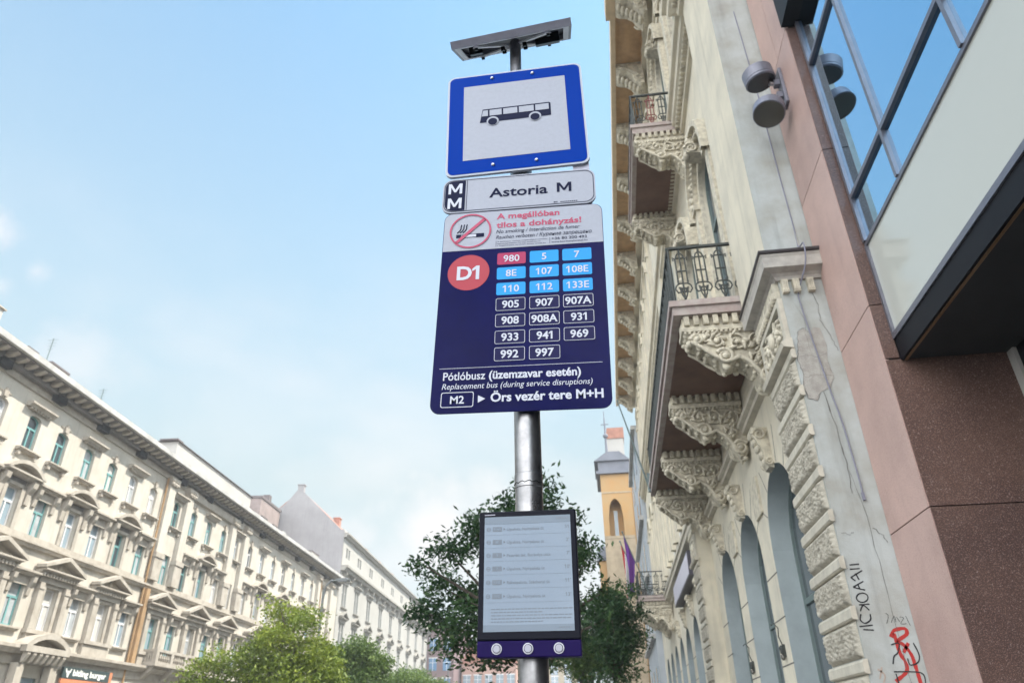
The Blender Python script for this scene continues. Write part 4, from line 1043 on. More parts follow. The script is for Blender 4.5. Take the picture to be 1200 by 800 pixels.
# little wall lamps on the piers
for y, lb in ((15.25, 'small iron wall lamp with curled arm on the pier after the first arch'), (18.86, 'small iron wall lamp with curled arm on the second pier along the arcade')):
    e_ = empty('wall_lamp', (3.2, y, 2.9), 0, lb, 'wall lamp', 'small lamps on the arcade piers')
    p = MB(); p.tube([(0, 0, .1), (-.06, 0, .3), (-.04, 0, .45), (-.1, .05, .55), (-.16, .05, .5)], .012, 6); p.lathe([(.0, -.02), (.035, 0), (.05, .10), (.03, .14), (.0, .15)], (-.04, 0, 0), 12); p.box(-.02, .02, -.05, .05, -.06, .16); p.build('bracket', [M['iron']], e_)
    p = MB(); p.lathe([(.02, -.12), (.045, -.08), (.04, -.02)], (-.04, 0, 0), 12); p.build('shade', [M['lamp_lens']], e_)
# bare flagpole on the far balcony corner
p = MB(); p.tube([(1.5, 22.4, 8.35), (.72, 22.0, 11.3)], [.032, .02], 10); p.ell((.72, 22.0, 11.32), (.035, .035, .05)); p.box(1.44, 1.56, 22.34, 22.46, 8.3, 8.9)
p.v = [(x-1.5, y-22.4, z-8.4) for x, y, z in p.v]
tag(p.build('flagpole', M['frame_grey'], None, (1.5, 22.4, 8.4)), 'bare slanting flagpole fixed to the corner of the long balcony', 'flagpole')

# ------------------------------------------------------------------ buildings across the street
M['l_wall'] = mat('pale_stucco', (0.48, 0.45, 0.395), 0.9, var=.2, vscale=.7, col2=(.41, .375, .32), streak=.35)
M['l_trim'] = mat('weathered_trim', (0.40, 0.365, 0.315), 0.9, var=.35, vscale=2.0, col2=(.30, .265, .22), streak=.25)
M['l_shade_tone'] = mat('cornice_shade_tone', (0.19, 0.175, 0.165), 0.95, var=.4, vscale=1.5)  # shade under cornice and arched pediments, put in as a darker tone
M['l_top'] = mat('zinc_ledge', (0.47, 0.46, 0.44), 0.7, var=.3, vscale=1.2)
M['l_ochre'] = mat('ochre_return', (0.36, 0.23, 0.12), 0.9, var=.3, vscale=1)
M['teal'] = mat('teal_frame', (0.14, 0.31, 0.31), 0.5)
M['l_white'] = mat('white_frame', (0.62, 0.62, 0.62), 0.5)
M['pane_sky'] = mat('pane_glass', (0.24, 0.31, 0.36), 0.06, spec=.8)
M['pane_curtain'] = mat('pane_curtained', (0.42, 0.45, 0.47), 0.12, spec=.7, var=.3, vscale=1.7)
M['pane_dark'] = mat('pane_dark', (0.05, 0.065, 0.075), 0.06, spec=.8)
M['pane_blind'] = mat('pane_blind', (0.50, 0.49, 0.47), 0.4, var=.1, vscale=2)
M['attic'] = mat('attic_plaster', (0.40, 0.385, 0.36), 0.9, var=.12, vscale=.6)
M['roof_dark'] = mat('dark_roof_edge', (0.12, 0.10, 0.10), 0.8)
M['red_tile'] = mat('red_tiles', (0.36, 0.17, 0.12), 0.85, var=.35, vscale=1.5)
M['gable'] = mat('gable_render', (0.29, 0.28, 0.285), 0.9, var=.4, vscale=.35, col2=(.22, .212, .215), streak=.3)
M['dark_void'] = mat('dark_opening', (0.02, 0.02, 0.022), 0.9)
M['l2_wall'] = mat('chalky_stucco', (0.37, 0.36, 0.335), 0.9, var=.1, vscale=.5, streak=.12)
M['l2_trim'] = mat('chalky_trim', (0.30, 0.285, 0.255), 0.9, var=.3, vscale=2)
LROT = atan2(-LD.y, -LD.x)
def lbuild(name, s0, label, cat='building'):
    q = LD*s0+LN*-26; return empty(name, (q.x, q.y, 0), LROT, label, cat)
lb = lbuild('apartment_building', 20.0, 'long pale yellow apartment building with shade-darkened cornice and pedimented windows across the street')
SX = lambda s_: -(s_-20.0)
def lp(mb, name, mats, loc=None, parent=None, **k): return mb.build(name, mats, parent or lb, loc, **k)
centres = [22.2, 24.65, 27.1, 29.5, 32.0, 34.3, 36.8, 39.15, 41.55, 44.0, 47.3, 49.9, 52.5, 55.1, 57.6, 60.6, 63.4, 66.2, 69.0, 71.8, 74.8, 77.7, 82.0]
ped = {24.65: 0, 27.1: 1, 32.0: 1, 36.8: 1, 41.55: 1, 47.3: 2, 52.5: 1, 57.6: 1, 63.4: 1, 69.0: 1, 74.8: 1, 82.0: 1, 22.2: 1}
ped.pop(24.65)
ops = []
for c in centres:
    x = SX(c)
    ops += [(x-.45, x+.45, 14.35, 16.1, .16), (x-.48, x+.48, 10.6, 12.5, 0), (x-.50, x+.50, 6.5, 8.5, 0)]
ground = [(23.5, 1.2), (27.2, 1.1), (31.2, 1.2), (33.6, .9), (36.75, .95), (41.3, 1.75), (45, 1.0), (49.5, 1.3), (53.5, 1.3), (57.5, 1.3), (62, 1.3), (66, 1.3), (70, 1.3), (74, 1.3), (78, 1.3), (82, 1.3)]
for c, hw in ground: ops.append((SX(c)-hw, SX(c)+hw, .15, 4.4, 0))
p = MB(); wall(p, SX(87.5), SX(20.0), 0, 17.55, 0, ops, .24, 0, 0)
p.box(SX(87.5), SX(20.0), -14, -.7, 0, 18.2, 0); p.box(SX(20.0)-.005, SX(20.0), -14, 0, 0, 18.2, 0); p.box(SX(87.5), SX(87.5)+.005, -14, 0, 0, 18.2, 0)
lp(p, 'wall', [M['l_wall']])
# windows: share meshes
def lwin_proto(hw, za, zb, rise, fm, gm, tr):
    f = window(lb, 0, 0, za, zb, hw, rise, fm, gm, trans=tr); ch = [o for o in f.children][0]; return f, ch
rnd = random.Random(11); protos = {}
def put_win(kind, hw, za, zb, rise, x, w, fm, gm, tr=.64):
    k = (kind, fm, gm)
    if k not in protos:
        f, ch = lwin_proto(hw, za, zb, rise, M[fm], M[gm], tr); f.location = (x, w, 0); protos[k] = (f, ch)
    else:
        f0, c0_ = protos[k]; f = link_copy(f0, lb, (x, w, 0)); link_copy(c0_, f, (0, 0, 0))
teal_top = {34.3, 36.8, 39.15, 47.3, 49.9, 52.5, 55.1}
for c in centres:
    x = SX(c)
    put_win('top', .45, 14.35, 16.1, .16, x, -.22, 'teal' if c in teal_top or rnd.random() < .05 else 'l_white', rnd.choice(['pane_sky', 'pane_sky', 'pane_curtain', 'pane_curtain', 'pane_dark', 'pane_blind']))
    put_win('mid', .48, 10.6, 12.5, 0, x, -.22, 'teal' if c in (41.55, 44.0, 47.3, 49.9, 52.5) or rnd.random() < .05 else 'l_white', rnd.choice(['pane_sky', 'pane_sky', 'pane_curtain', 'pane_curtain', 'pane_dark', 'pane_blind']))
    put_win('low', .50, 6.5, 8.5, 0, x, -.22, 'teal' if c in (34.3, 47.3, 49.9, 57.6) or rnd.random() < .05 else 'l_white', 'pane_blind' if c in (36.8, 41.55) else rnd.choice(['pane_sky', 'pane_sky', 'pane_curtain', 'pane_curtain', 'pane_dark', 'pane_blind']))
for k, (c, hw) in enumerate(ground):
    if k == 5: continue
    p = MB(); p.box(-hw, hw, 0, .03, .2, 4.38, 0); f = lp(p, 'shop_front', [M['pane_sky']], (SX(c), -.2, 0))
    p = MB(); p.box(-hw, -hw+.1, .031, .09, .2, 4.38, 0); p.box(hw-.1, hw, .031, .09, .2, 4.38, 0); p.box(-hw+.1, hw-.1, .031, .09, 3.3, 3.4, 0); p.box(-.05, .05, .031, .09, .2, 3.3, 0); p.build('frame', [M['frame_grey']], f)
# sills, hoods, pediments (one mesh of each kind)
def prof_bar(p, u0, u1, z, d, h, m=0): p.prism([(0, 0), (d*.55, 0), (d*.7, h*.45), (d, h*.6), (d, h), (0, h)], 'x', u0, u1, m) if False else p.prism([(0, z), (d*.55, z), (d*.7, z+h*.45), (d, z+h*.6), (d, z+h), (0, z+h)], 'x', u0, u1, m)
p = MB(); prof_bar(p, -.78, .78, 14.12, .30, .17); p.box(-.68, -.52, 0, .18, 13.92, 14.118); p.box(.52, .68, 0, .18, 13.92, 14.118); sill = lp(p, 'window_sill', [M['l_trim']], (SX(centres[0]), 0, 0))
for c in centres[1:]: link_copy(sill, lb, (SX(c), 0, 0))
p = MB(); prof_bar(p, -1.0, 1.0, 16.34, .38, .22); 
for k in range(7): p.box(-.74+k*.235, -.64+k*.235, 0, .2, 16.24, 16.338)
hood = lp(p, 'window_hood', [M['l_trim']], (SX(32.0), 0, 0))
for c in centres:
    if c in ped and c != 32.0: link_copy(hood, lb, (SX(c), 0, 0))
p = MB(); p.prism([(-.12, 16.12), (.12, 16.12), (.17, 16.42), (-.17, 16.42)], 'y', 0, .12); p.ell((0, .06, 16.5), (.09, .08, .12)); p.box(-.42, -.18, 0, .05, 16.34, 16.40); p.box(.18, .42, 0, .05, 16.34, 16.40)
kst = lp(p, 'keystone', [M['l_trim']], (SX(34.3), 0, 0))
for c in centres:
    if c not in ped and c != 34.3: link_copy(kst, lb, (SX(c), 0, 0))
def flat_hood(z):
    p = MB(); prof_bar(p, -.98, .98, z, .42, .24)
    for s2 in (-1, 1): p.prism([(0, z-.9), (.10, z-.85), (.14, z-.5), (.30, z-.25), (.34, z-.01), (0, z-.01)], 'x', s2*.72-.12, s2*.72+.12)
    p.box(-.60, .60, 0, .08, z-.42, z-.02); return p
fh2 = lp(flat_hood(12.78), 'window_hood', [M['l_trim']], (SX(34.3), 0, 0)); fh1 = lp(flat_hood(8.78), 'window_hood', [M['l_trim']], (SX(34.3), 0, 0))
for c in centres:
    if c not in ped and c != 34.3: link_copy(fh2, lb, (SX(c), 0, 0)); link_copy(fh1, lb, (SX(c), 0, 0))
# arched pediments, second floor
p = MB(); z = 12.93; prof_bar(p, -1.32, 1.32, z, .50, .20)
oa = arc_pts(-1.40, 1.40, z+.76, .58, 14); ia = arc_pts(-1.12, 1.12, z+.58, .38, 14)
k = len(oa)
vs = [(a, 0, b) for a, b in oa]+[(a, .52, b) for a, b in oa]+[(a, .52, b) for a, b in ia]+[(a, .1, b) for a, b in ia]
p.add(vs, [(r*k+i, r*k+i+1, (r+1)*k+i+1, (r+1)*k+i) for r in range(3) for i in range(k-1)]); p.add([(a, .1, b) for a, b in ia]+[(1.12, .1, z+.2), (-1.12, .1, z+.2)], [tuple(range(k+2))])
p.add([vs[0], vs[k], vs[2*k], vs[3*k]], [(0, 1, 2, 3)]); p.add([vs[k-1], vs[2*k-1], vs[3*k-1], vs[4*k-1]], [(0, 1, 2, 3)])
for s2 in (-1, 1): p.prism([(0, z-1.15), (.12, z-1.1), (.16, z-.6), (.36, z-.3), (.40, z-.01), (0, z-.01)], 'x', s2*.98-.15, s2*.98+.15)
for a, b, c_, d in ((-.74, -.50, 10.6, 12.66), (.50, .74, 10.6, 12.66), (-.74, .74, 12.52, 12.68)): p.box(a, b, 0, .10, c_, d)
p.box(-.7, .7, 0, .06, 12.70, 12.92, 1)  # dark strip paints in the shade beneath the pediment
ap = lp(p, 'arched_pediment', [M['l_trim'], M['l_shade_tone']], (SX(32.0), 0, 0))
# triangular pediments, first floor
p = MB(); z = 9.1; prof_bar(p, -1.58, 1.58, z, .58, .20)
for s2 in (-1, 1):
    q = [(s2*1.72, z+.20), (s2*1.72, z+.36), (0, z+1.0), (0, z+.80)]; p.prism(q if s2 > 0 else q[::-1], 'y', .08, .62)
p.prism([(-1.5, z+.2), (1.5, z+.2), (0, z+.8)], 'y', 0, .14)
p.ell((0, .16, z+.45), (.16, .06, .16)); p.ell((-.34, .15, z+.33), (.14, .05, .09)); p.ell((.34, .15, z+.33), (.14, .05, .09))
for k in range(12): p.box(-1.4+k*.246, -1.28+k*.246, 0, .42, z-.15, z-.002)
p.box(-1.3, 1.3, 0, .22, z-.42, z-.152)
for s2 in (-1, 1):
    p.box(min(s2*.86, s2*1.22), max(s2*.86, s2*1.22), 0, .24, 6.5, z-.421); p.box(min(s2*.82, s2*1.26), max(s2*.82, s2*1.26), 0, .28, 8.35, 8.5)
for a, b, c_, d in ((-.74, -.52, 6.5, 8.62), (.52, .74, 6.5, 8.62)): p.box(a, b, 0, .10, c_, d)
p.box(-.74, .74, 0, .12, 8.52, 8.66); p.box(-1.35, 1.35, 0, .30, 6.3, 6.48); p.box(-1.2, 1.2, 0, .2, 5.72, 6.298)
tp = lp(p, 'pediment', [M['l_trim']], (SX(32.0), 0, 0))
for c in ped:
    if c != 32.0: link_copy(tp, lb, (SX(c), 0, 0))
    if c != 32.0 and c != 47.3 and c != 57.6 and c != 82.0: link_copy(ap, lb, (SX(c), 0, 0))
p = MB(); prof_bar(p, -.75, .75, 6.28, .22, .17); s1 = lp(p, 'window_sill', [M['l_trim']], (SX(34.3), 0, 0))
for c in centres:
    if c not in ped and c != 34.3: link_copy(s1, lb, (SX(c), 0, 0))
# string courses and cornices
p = MB(); prof_bar(p, SX(87.5), SX(20), 10.05, .30, .26); p.box(SX(87.5), SX(20), 0, .09, 10.31, 10.6); lp(p, 'string_course', [M['l_trim']])
p = MB(); prof_bar(p, SX(87.5), SX(20), 5.35, .55, .34); p.box(SX(87.5), SX(20), 0, .12, 4.9, 5.348); lp(p, 'ground_cornice', [M['l_trim']])
p = MB(); p.box(SX(87.5), SX(20), 0, .10, 17.16, 17.25, 0); p.box(SX(87.5), SX(20), 0, .06, 17.251, 17.549, 0); lp(p, 'frieze', [M['l_trim']])
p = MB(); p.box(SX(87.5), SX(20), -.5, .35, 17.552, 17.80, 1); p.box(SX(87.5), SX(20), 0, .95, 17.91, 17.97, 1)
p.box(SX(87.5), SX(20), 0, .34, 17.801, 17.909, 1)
p.prism([(-.3, 17.972), (1.06, 17.972), (1.11, 18.0), (1.12, 18.28), (1.05, 18.31), (-.3, 18.33)], 'x', SX(87.5), SX(20), 0)
co = lp(p, 'main_cornice', [M['l_top'], M['l_shade_tone']])
p = MB(); p.prism([(.352, 17.72), (.60, 17.73), (.88, 17.84), (.90, 17.907), (.352, 17.907)], 'x', -.12, .12, 0); s_ = 20.3
md = lp(p, 'modillion', [M['l_trim']], (SX(s_), 0, 0), co)
while s_ < 86.5: s_ += .68; link_copy(md, co, (SX(s_), 0, 0))
p = MB(); p.box(-.40, .40, .062, .365, 17.27, 17.66, 0); vt = None
for s_ in [24.4, 28.6, 32.9, 37.0, 41.3, 46.9, 51.2, 57.0, 62.2, 67, 71.8, 76.5, 81, 85]:
    if vt is None: vt = lp(p, 'attic_vent', [M['dark_void']], (SX(s_), 0, 0), co)
    else: link_copy(vt, co, (SX(s_), 0, 0))
# giant pilasters
p = MB(); p.box(-.42, .42, 0, .30, 12.3, 16.75, 0); p.box(-.5, .5, 0, .36, 10.62, 12.0, 1); p.box(-.56, .56, 0, .42, 12.0, 12.3, 1)
p.prism([(-.42, 16.75), (.42, 16.75), (.6, 17.3), (-.6, 17.3)], 'y', 0, .42, 1)
for s2 in (-1, 0, 1):
    for zz in (16.86, 17.08): p.ell((s2*.36, .38, zz), (.16, .14, .13), 1)
pl0 = lp(p, 'pilaster', [M['l_wall'], M['l_trim']], (SX(45.75), 0, 0))
for s_ in (48.45, 56.3, 58.95, 79.5, 84.3): link_copy(pl0, lb, (SX(s_), 0, 0))
p = MB(); p.box(SX(58.0), SX(48.4), 0, .24, 16.85, 17.34, 0); lp(p, 'architrave', [M['l_trim']], (0, .001, 0))
p = MB(); p.box(SX(45.65), SX(45.25), 0, .34, 5.7, 10.04, 0); lp(p, 'corner_strip', [M['l_ochre']])
for s_ in (45.15, 80.6): p = MB(); p.tube([(SX(s_), .14, 0.2), (SX(s_), .14, 17.15)], .07, 8); lp(p, 'downpipe', [M['l_ochre']])
# stone balcony over the entrance of the middle block
bal = MB(); bal.box(SX(52.6), SX(46.8), 0, 1.0, 5.70, 5.92, 0); bal.box(SX(52.6), SX(46.8), .72, 1.0, 6.50, 6.66, 0)
for s_ in (46.95, 48.9, 50.8, 52.45): bal.box(SX(s_)-.16, SX(s_)+.16, .72, 1.0, 5.92, 6.5, 0)
for a, b in ((47.1, 48.74), (49.06, 50.64), (50.96, 52.29)):
    n_ = 6
    for k in range(n_): bal.lathe([(.07, 0), (.04, .08), (.085, .24), (.04, .46), (.07, .58)], (SX(a+(b-a)*(k+.5)/n_), .86, 5.92), 8)
for zz in (0,): 
    for k in range(5): bal.box(SX(46.8)-.12, SX(46.8), .05+k*.14, .11+k*.14, 5.92, 6.5, 0)
bal.box(SX(46.8)-.14, SX(46.8), 0, .72, 6.50, 6.64, 0)
for s_ in (47.2, 49.7, 52.2): bal.prism([(0, 4.95), (.2, 5.0), (.75, 5.5), (.8, 5.698), (0, 5.698)], 'x', SX(s_)-.16, SX(s_)+.16, 0)
lp(bal, 'balcony', [M['l_trim']])
# portal with curved pediment
p = MB(); oa = arc_pts(-1.75, 1.75, 6.32, .62, 14); ia = arc_pts(-1.40, 1.40, 6.08, .42, 14); k = len(oa)
vs = [(a, 0, b) for a, b in oa]+[(a, .85, b) for a, b in oa]+[(a, .85, b) for a, b in ia]+[(a, .3, b) for a, b in ia]
p.add(vs, [(r*k+i, r*k+i+1, (r+1)*k+i+1, (r+1)*k+i) for r in range(3) for i in range(k-1)]); p.add([(a, .3, b) for a, b in ia]+[(1.4, .3, 5.6), (-1.4, .3, 5.6)], [tuple(range(k+2))])
p.box(-1.7, 1.7, .56, .86, 5.42, 5.70); 
for q in range(7): p.prism([(.56, 4.95), (.66, 5.0), (.82, 5.3), (.82, 5.41), (.56, 5.41)], 'x', -1.5+q*.46, -1.28+q*.46)
for s2 in (-1, 1): p.box(min(s2*1.0, s2*1.5), max(s2*1.0, s2*1.5), .12, .5, 0, 4.94)
lp(p, 'portal', [M['l_trim']], (SX(36.75), 0, 0))
# shop sign
M['shop_board'] = mat('shop_board', (0.035, 0.055, 0.055), 0.5); M['shop_letters'] = mat('shop_letters', (0.75, 0.75, 0.72), 0.5); M['shop_orange'] = mat('shop_orange', (0.55, 0.20, 0.10), 0.5)
q = left_pt(41.3, .15, 4.55)
ss = empty('shop_sign', q, LROT, 'dark shop sign with white lettering and a horned head logo across the street', 'sign')
p = MB(); p.box(-2.15, 2.15, 0, .12, -.02, .52, 0); p.build('board', [M['shop_board']], ss)
# lettering: local x runs from left to right as seen from the street
p = MB(); vs0 = []
tmp = MB(); put_text(tmp, 'bitling burger', -1.30, .14, 0, cap=.30, width=3.1, bold=.035)
hx = -1.72
tmp.flat(circ(hx, .22, .12, 16), 0, 0); tmp.flat([(hx-.26, .44), (hx-.18, .44), (hx-.14, .34), (hx+.14, .34), (hx+.18, .44), (hx+.26, .44), (hx+.2, .26), (hx, .22), (hx-.2, .26)], 0, 0); tmp.flat([(hx-.08, .16), (hx+.08, .16), (hx+.05, .03), (hx-.05, .03)], -.001, 0)
tmp.v = [(-x, .1235-y*3, z) for x, y, z in tmp.v]
tmp.build('lettering', [M['shop_letters']], ss)
p = MB(); p.box(-2.45, -2.152, 0, .10, -.25, .52, 0); p.box(-2.15, 2.15, 0, .10, -.25, -.022, 0); p.build('orange_band', [M['shop_orange']], ss)
# roof: parapets, chimneys, dish, antennas
p = MB(); p.box(SX(87.5), SX(20), -14, -.31, 18.202, 18.34, 0); lp(p, 'roof', [M['roof_dark']])
p = MB(); p.box(SX(29.4), SX(20), -7, -1.6, 18.342, 20.95, 0); lp(p, 'attic_block', [M['attic']])
p = MB(); p.box(SX(29.5), SX(20), -7, -1.5, 20.952, 21.02, 0); lp(p, 'attic_roof', [M['l_trim']])
p = MB(); p.box(SX(62.8), SX(48.5), -7, -1.7, 18.342, 21.15, 0); lp(p, 'attic_block', [M['attic']])
p = MB(); p.box(SX(63.1), SX(48.3), -7, -1.55, 21.152, 21.19, 0); p.box(SX(49.1), SX(48.2), -3, -1.6, 21.192, 21.3, 0); lp(p, 'attic_roof', [M['roof_dark']])
p = MB(); p.box(SX(87.4), SX(20), -.45, -.32, 18.342, 18.72, 0); lp(p, 'parapet', [M['l_top']])
for s_, w_, h_, wd in ((33.8, -3.4, 21.0, .8), (36.3, -3.4, 21.1, 1.6), (40.1, -3.6, 20.9, .9), (42.7, -3.6, 20.9, 1.1), (46.4, -2.5, 20.2, .7), (65.5, -1.6, 19.9, 1.3), (67.4, -1.2, 19.6, 1.0), (81, -1.5, 20.0, 2.6)):
    p = MB(); p.box(-wd/2, wd/2, -.35, .35, 18.342, h_, 0); p.box(-wd/2-.06, wd/2+.06, -.41, .41, h_+.002, h_+.12, 1); lp(p, 'chimney', [M['attic'], M['roof_dark']], (SX(s_), w_, 0))
p = MB(); p.lathe([(.0, .0), (.25, .03), (.42, .12), (.44, .16)], (0, 0, 0), 20, M=Vector((.3, .9, .35)).to_track_quat('Z', 'Y').to_matrix(), cap=False); p.tube([(0, -.05, -.7), (0, -.05, 0)], .03, 6)
q = left_pt(68.9, -.55, 19.1); tag(p.build('satellite_dish', M['l_top'], None, q), 'white satellite dish on the roof edge of the pale yellow building', 'satellite dish'); bpy.data.objects['satellite_dish'].rotation_euler = (0, 0, LROT)
for s_, w_, z0, h_, lbl in ((37.6, -5.2, 19.1, 5.7, 'thin roof antenna left of the chimneys, nearer one'), (43.6, -5.2, 19.1, 5.0, 'thin roof antenna behind the right chimneys, farther one')):
    p = MB(); p.tube([(0, 0, 0), (0, 0, h_)], .035, 6)
    for k in range(4): p.tube([(-.35+.05*k, 0, h_-.1-.22*k), (.35-.05*k, 0, h_-.1-.22*k)], .015, 4)
    q = left_pt(s_, w_, 18.34); a_ = tag(p.build('roof_antenna', M['frame_grey'], None, q), lbl, 'antenna', 'antennas on the roof across the street')

# --- chalky white building farther along, with the gable end
l2 = lbuild('white_building', 87.6, 'chalk white old building with grey gable end and red tiled roof, farther down the street')
X2 = lambda s_: -(s_-87.6)
c2 = [90.2, 96.0, 102.6, 110.0, 117.2, 124.5, 132.0, 139.5, 147.0, 154.0]
ops = []
for c in c2:
    for o_ in (-.55, .55):
        x = X2(c)+o_; ops += [(x-.42, x+.42, 15.6, 18.2, 0), (x-.42, x+.42, 11.2, 13.7, 0), (x-.36, x+.36, 21.3, 22.5, 0), (x-.42, x+.42, 6.6, 9.2, 0)]
p = MB(); wall(p, X2(158.5), 0, 0, 24.0, .02, ops, .3, 0, 0, 6); p.box(X2(158.5), -.005, -12, -.5, 0, 23.9, 0); p.box(X2(158.5), X2(158.5)+.005, -12, .02, 0, 23.9, 0)
def q2(mb, name, mats, loc=None, parent=None): return mb.build(name, mats, parent or l2, loc)
q2(p, 'wall', [M['l2_wall']])
protos2 = {}
for c in c2:
    for za, zb, hw in ((15.6, 18.2, .42), (11.2, 13.7, .42), (21.3, 22.5, .36), (6.6, 9.2, .42)):
        if za not in protos2:
            p = MB()
            for s2 in (-1, 1): p.box(s2*.55-hw, s2*.55+hw, 0, .02, za, zb, 0)
            f = q2(p, 'window', [M['pane_sky']], (X2(c), -.24, 0)); p = MB()
            for s2 in (-1, 1): p.box(s2*.55-.04, s2*.55+.04, .021, .06, za, zb, 0); p.box(s2*.55-hw, s2*.55-.041, .021, .06, za+(zb-za)*.62, za+(zb-za)*.68, 0); p.box(s2*.55+.041, s2*.55+hw, .021, .06, za+(zb-za)*.62, za+(zb-za)*.68, 0)
            g_ = p.build('frame', [M['l_white']], f); protos2[za] = (f, g_)
        else:
            f0, g0 = protos2[za]; f = link_copy(f0, l2, (X2(c), -.24, 0)); link_copy(g0, f, (0, 0, 0))
p = MB(); prof_bar(p, -1.5, 1.5, 18.55, .4, .25); p.box(-1.25, 1.25, 0, .12, 18.25, 18.548); h0 = q2(p, 'window_hood', [M['l2_trim']], (X2(c2[0]), .02, 0))
p = MB(); prof_bar(p, -1.45, 1.45, 14.1, .45, .2)
for s2 in (-1, 1):
    a = [(s2*1.5, 14.3), (s2*1.5, 14.46), (0, 15.1), (0, 14.9)]; p.prism(a if s2 > 0 else a[::-1], 'y', .05, .5)
p.prism([(-1.4, 14.3), (1.4, 14.3), (0, 14.9)], 'y', 0, .1); p.box(-1.2, 1.2, 0, .12, 13.75, 14.098); g0 = q2(p, 'pediment', [M['l2_trim']], (X2(c2[0]), .02, 0))
p = MB(); prof_bar(p, -1.2, 1.2, 15.3, .25, .2); i0 = q2(p, 'window_sill', [M['l2_trim']], (X2(c2[0]), .02, 0))
for c in c2[1:]: link_copy(h0, l2, (X2(c), .02, 0)); link_copy(g0, l2, (X2(c), .02, 0)); link_copy(i0, l2, (X2(c), .02, 0))
p = MB(); prof_bar(p, X2(158.5), -.01, 19.5, .85, .6); 
for s_ in [89+3.6*k for k in range(20)]: 
    if s_ < 158: p.prism([(0, 18.6), (.15, 18.7), (.5, 19.2), (.55, 19.498), (0, 19.498)], 'x', X2(s_)-.18, X2(s_)+.18)
p.v = [(x, y+.02, z) for x, y, z in p.v]; q2(p, 'string_course', [M['l2_trim']])
p = MB(); prof_bar(p, X2(158.5), -.01, 23.5, .6, .5); p.v = [(x, y+.02, z) for x, y, z in p.v]; q2(p, 'main_cornice', [M['l2_trim']])
p = MB(); p.box(X2(158.5), -2, -.9, -.6, 24.0, 25.0, 0); q2(p, 'parapet', [M['l2_wall']])
p = MB(); p.prism([(-.4, 24.4), (-6.3, 29.8), (-6.3, 29.4), (-.6, 23.9)], 'x', X2(104), -.3); p.prism([(-6.3, 29.8), (-12, 24.6), (-12, 24.2), (-6.3, 29.4)], 'x', X2(104), -.3)
p.prism([(-.95, 25.0), (-6, 28.2), (-6, 27.8), (-.95, 24.7)], 'x', X2(158), X2(104)-.01); q2(p, 'roof', [M['red_tile']])
p = MB(); p.prism([(.02, 18.5), (.02, 24.3), (-.45, 24.45), (-6.0, 29.55), (-6.6, 29.7), (-8.0, 27.9), (-12, 24.6), (-12, 18.5)], 'x', -.35, .0); q2(p, 'gable_wall', [M['gable']])
for (s_, w_, zt, wd) in ((88.0, -6.3, 30.3, .6), (96, -3.6, 28.0, .9), (109, -3.0, 26.7, 1.2), (118, -3.0, 26.7, 1.3), (128, -3.0, 26.7, 1.3)):
    p = MB(); p.box(-wd/2, wd/2, -.4, .4, 29.0 if s_ < 90 else 24.3, zt, 0); p.box(-wd/2-.08, wd/2+.08, -.48, .48, zt+.002, zt+.15, 0); q2(p, 'chimney', [M['red_tile'] if s_ > 90 else M['gable']], (X2(s_), w_, 0))
# low dark-roofed wing left of the gable
wg = lbuild('rear_wing', 84.0, 'dark brick rear wing with chimney, left of the grey gable end')
p = MB(); p.box(-3.0, 3.3, -16, -8.3, 0, 26.6, 0); p.build('wall', [mat('rear_brick', (0.27, 0.215, 0.20), 0.9, var=.3, vscale=1)], wg)
p = MB(); p.box(-3.2, 3.4, -16.1, -8.2, 26.602, 26.9, 0); p.build('roof', [M['roof_dark']], wg)
p = MB(); p.box(-.4, .4, -9.4, -8.6, 26.902, 27.9, 0); p.build('chimney', [M['roof_dark']], wg)

# --- far buildings closing the street
def far_box(name, x0, x1, y0, y1, h, m, label, winc, cols_, rows_, roofm=None, wm=None):
    e_ = empty(name, ((x0+x1)/2, y0, 0), 0, label, 'building'); cx = (x0+x1)/2
    p = MB(); p.box(x0-cx, x1-cx, 0, y1-y0, 0, h, 0); p.build('wall', [m], e_)
    if roofm: p = MB(); p.prism([(x0-cx-.3, h), (x1-cx+.3, h), (x1-cx-1.5, h+3), (x0-cx+1.5, h+3)], 'y', -.3, y1-y0); p.build('roof', [roofm], e_)
    first = None
    for i in range(cols_):
        for j in range(rows_):
            x = x0-cx+(x1-x0)*(i+.5)/cols_; z = 5+(h-7)*(j+.5)/rows_
            if first is None:
                p = MB(); p.box(-.75, .75, -.08, -.002, -1.1, 1.1, 0); p.box(-.9, .9, -.12, -.003, 1.11, 1.3, 1); first = p.build('window', [wm or M['pane_sky'], M['l_white']], e_, (x, 0, z))
                p = MB(); p.box(-.05, .05, -.1, -.081, -1.1, 1.1); p.box(-.75, -.051, -.1, -.081, .3, .38); p.box(.051, .75, -.1, -.081, .3, .38); fr_ = p.build('frame', [M['l_white']], first)
            else: link_copy(fr_, link_copy(first, e_, (x, 0, z)), (0, 0, 0))
    return e_
far_box('far_building', -37.2, -31.6, 150, 168, 21.5, mat('mauve_plaster', (0.21, 0.145, 0.15), 0.9, var=.15, vscale=.4), 'mauve brown building with blue windows at the far end of the street', 0, 2, 4, None, mat('blue_pane', (0.10, 0.22, 0.38), .1))
far_box('far_building', -31.2, -20, 156, 170, 14.5, mat('salmon_plaster', (0.42, 0.27, 0.22), 0.9, var=.15, vscale=.4), 'low salmon coloured building beside the mauve one at the street end', 0, 5, 3, M['red_tile'])
far_box('far_building', -20, -6, 165, 180, 17, mat('sand_plaster', (0.44, 0.38, 0.28), 0.9, var=.15, vscale=.4), 'sand coloured building far off behind the big dark tree', 0, 5, 4, M['roof_dark'])

